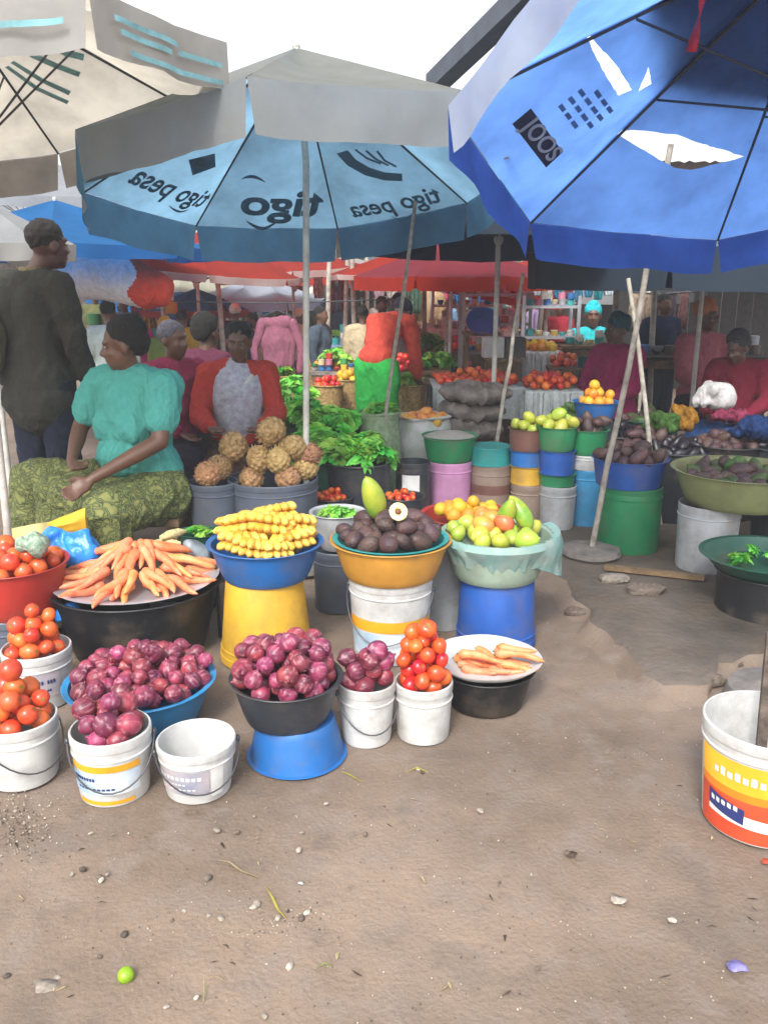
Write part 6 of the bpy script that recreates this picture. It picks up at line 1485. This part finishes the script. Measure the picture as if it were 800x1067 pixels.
for i in range(2000):
    if i < 520: px, py = rnd.gauss(8, 24), rnd.gauss(856, 20)
    else: px, py = rnd.uniform(-20, 820), rnd.uniform(600, 1075)
    if i > 1700: px, py = rnd.gauss(260, 50), rnd.gauss(960, 12)
    p = at(px, py, 0)
    if p.y < .6: continue
    r = rnd.uniform(.001, .0038)*(1.2 if i < 520 else 1); a = rnd.random()*6; c = (p.x, p.y, r*.3)
    mb.add([(c[0]+r*math.cos(a), c[1]+r*math.sin(a), c[2]), (c[0]+r*math.cos(a+2.1), c[1]+r*math.sin(a+2.1), c[2]), (c[0]+r*math.cos(a+4.2), c[1]+r*math.sin(a+4.2), c[2]), (c[0], c[1], c[2]+r*.9), (c[0], c[1], c[2]-r)], [(0, 1, 3), (1, 2, 3), (2, 0, 3), (1, 0, 4), (2, 1, 4), (0, 2, 4)], rnd.randrange(5))
tag(mb.build('gravel', PEB, smooth=False), kind='stuff', label='fine grit and chaff scattered over the dirt')
lime = link('lime', round_mesh('lime', mat('lime_peel', '#8fb81f', .4, var=.2, bump=.2), .019, .95, .05, 2)); p = at(132, 1022, 0); lime.location = (p.x, p.y, .016); tag(lime, 'single small green lime lying on the dirt', 'lime')
HU = mat('dry_husk', '#c9b98c', .8, var=.25, scale=20, bump=.4, transl=.2); HY = mat('fresh_husk', '#d2c65a', .7, var=.2, transl=.2)
def scrap(label, pts, w, m, name='husk_scrap', cat='husk', th=.002):
    P_ = [at(px, py, 0) for px, py in pts]; n = len(P_); t = MB().tube([(p.x, p.y, .006+.006*math.sin(i*2.1)) for i, p in enumerate(P_)], [w*(.35 if i in (0, n-1) else 1) for i in range(n)], 8, flat=.22); return tag(t.build(name, m), label, cat)
scrap('pale dry husk strip lying on the dirt', [(228, 898), (240, 902), (252, 908), (270, 916)], .009, HU)
scrap('yellow husk strip lying below the pale dry one', [(277, 926), (284, 938), (290, 948), (298, 959)], .008, HY)
scrap('short yellow peel beside the upturned blue basin', [(357, 806), (365, 811), (377, 815)], .009, HY)
scrap('thin straw standing out in the lower left of the dirt', [(213, 1022), (214, 1034), (212, 1046)], .004, HU, 'straw', 'straw')
scrap('short straw next to the thin one', [(220, 1020), (228, 1022), (236, 1024)], .004, HU, 'straw', 'straw')
scrap('green peel scrap in the lower middle of the dirt', [(328, 1012), (338, 1008), (346, 1007)], .006, mat('green_peel', '#93a855', .7), 'peel_scrap', 'peel')
scrap('yellow leaf scrap in front of the white tomato bucket', [(424, 806), (434, 803), (446, 805)], .008, HY, 'leaf_scrap', 'leaf')
LB = ['dry leaf fragment trodden into the dirt', 'pale peel fragment trodden into the dirt']
for i in range(46):
    px, py = rnd.uniform(10, 790), rnd.uniform(790, 1060)
    if px < 260 and py < 850: continue
    p = at(px, py, 0); a = rnd.random()*6.28; l = rnd.uniform(.006, .017); m_ = [mat('dead_leaf', '#4a3a30', .9), HU][i % 2]
    t = MB().tube([(-l*math.cos(a), -l*math.sin(a), .002), (0, 0, .003+l*.12), (l*math.cos(a+.4), l*math.sin(a+.4), .002)], [l*.15, l*.5, l*.1], 7, flat=.25); tag(t.build('leaf_fragment', m_, loc=(p.x, p.y, .001)), LB[i % 2], 'leaf', LB[i % 2].replace('fragment', 'fragments'))
def flake(label, px, py, r, m, name='paper_scrap', cat='paper'):
    p = at(px, py, 0); n = 9; vs = [(0, 0, .006)]
    for i in range(n): a = 6.283*i/n; q = r*rnd.uniform(.6, 1.1); vs.append((q*math.cos(a), q*math.sin(a)*.8, rnd.uniform(.002, .009)))
    o = MB().add(vs, [(0, 1+i, 1+(i+1) % n) for i in range(n)]).build(name, m, loc=(p.x, p.y, 0)); s_ = o.modifiers.new('thickness', 'SOLIDIFY'); s_.thickness = .0015; tag(o, label, cat)
flake('crumpled pale purple plastic scrap in the lower right', 767, 1008, .028, mat('lilac_plastic', '#8d86c4', .4, var=.25, bump=.6), 'plastic_scrap', 'plastic scrap')
flake('white paper scrap on the dirt right of the husks', 314, 921, .011, M['white']); flake('dark dry leaf on the bare dirt', 596, 891, .02, mat('dead_leaf', '#4a3a30', .9), 'dead_leaf', 'leaf')
flake('pale flat stone chip on the dirt in front of the white tray', 643, 938, .025, PEB[2], 'stone_chip', 'stone'); flake('large pale flake on the dirt near the lower left corner', 48, 1028, .035, PEB[0], 'stone_chip', 'stone')
flake('brick red scrap at the right edge below the paint bucket', 799, 899, .018, mat('brick_scrap', '#a8452f', .8), 'brick_scrap', 'scrap')
# rubble along the broken pavement edge
for i, (px, py, r, lb) in enumerate([(733, 712, .05, 'flat broken brick against the pavement edge'), (702, 716, .045, 'dark stone at the corner of the pavement'), (640, 606, .05, 'grey rubble lump beside the pole base'), (672, 618, .06, 'long rubble piece on the pavement'), (600, 640, .04, 'rounded rubble at the pavement edge'), (757, 694, .04, 'dark crumpled rag on the pavement edge')]):
    p = at(px, py, SLAB if i in (2, 3) else 0); t = MB().ell((0, 0, 0), (r*1.5, r, r*.6), u=14, w=10, disp=lambda n: .4*noise.noise(n*1.6+Vector((px, 0, 0)))); o = t.build('broken_stone', PEB[(1, 3, 0, 1, 1, 3)[i]], ang=35); o.location = (p.x, p.y, p.z+r*.3); tag(o, lb, 'rubble')
tag(link('planks', MB().box((0, 0, 0), (.5, .05, .02)).add([], []).mesh('plank', [wd], smooth=False)), None); pk = bpy.data.objects['planks']; pk.name = 'plank'; p = at(680, 600, SLAB); pk.location = (p.x, p.y, SLAB+.02); pk.rotation_euler = (0, 0, -.35); tag(pk, 'weathered plank lying on the pavement in front of the green drum', 'plank')
# thin haze volume added to lift the dark background and soften contrast
hz = bpy.data.materials.new('dusty_air'); hz.use_nodes = True; N = hz.node_tree.nodes; L = hz.node_tree.links
N.remove(N['Principled BSDF']); pv = N.new('ShaderNodeVolumePrincipled'); pv.inputs['Color'].default_value = (.93, .95, 1, 1); pv.inputs['Density'].default_value = HAZE if 'HAZE' in globals() else .009; pv.inputs['Anisotropy'].default_value = .2
L.new(pv.outputs[0], N['Material Output'].inputs['Volume'])
tag(MB().box((0, 80, 3.5), (420, 440, 9.5)).build('haze', hz, smooth=False), 'thin pale haze in the air over the market', kind='stuff')
for o in COL.objects:
    if '_b' in o.keys(): del o['_b']
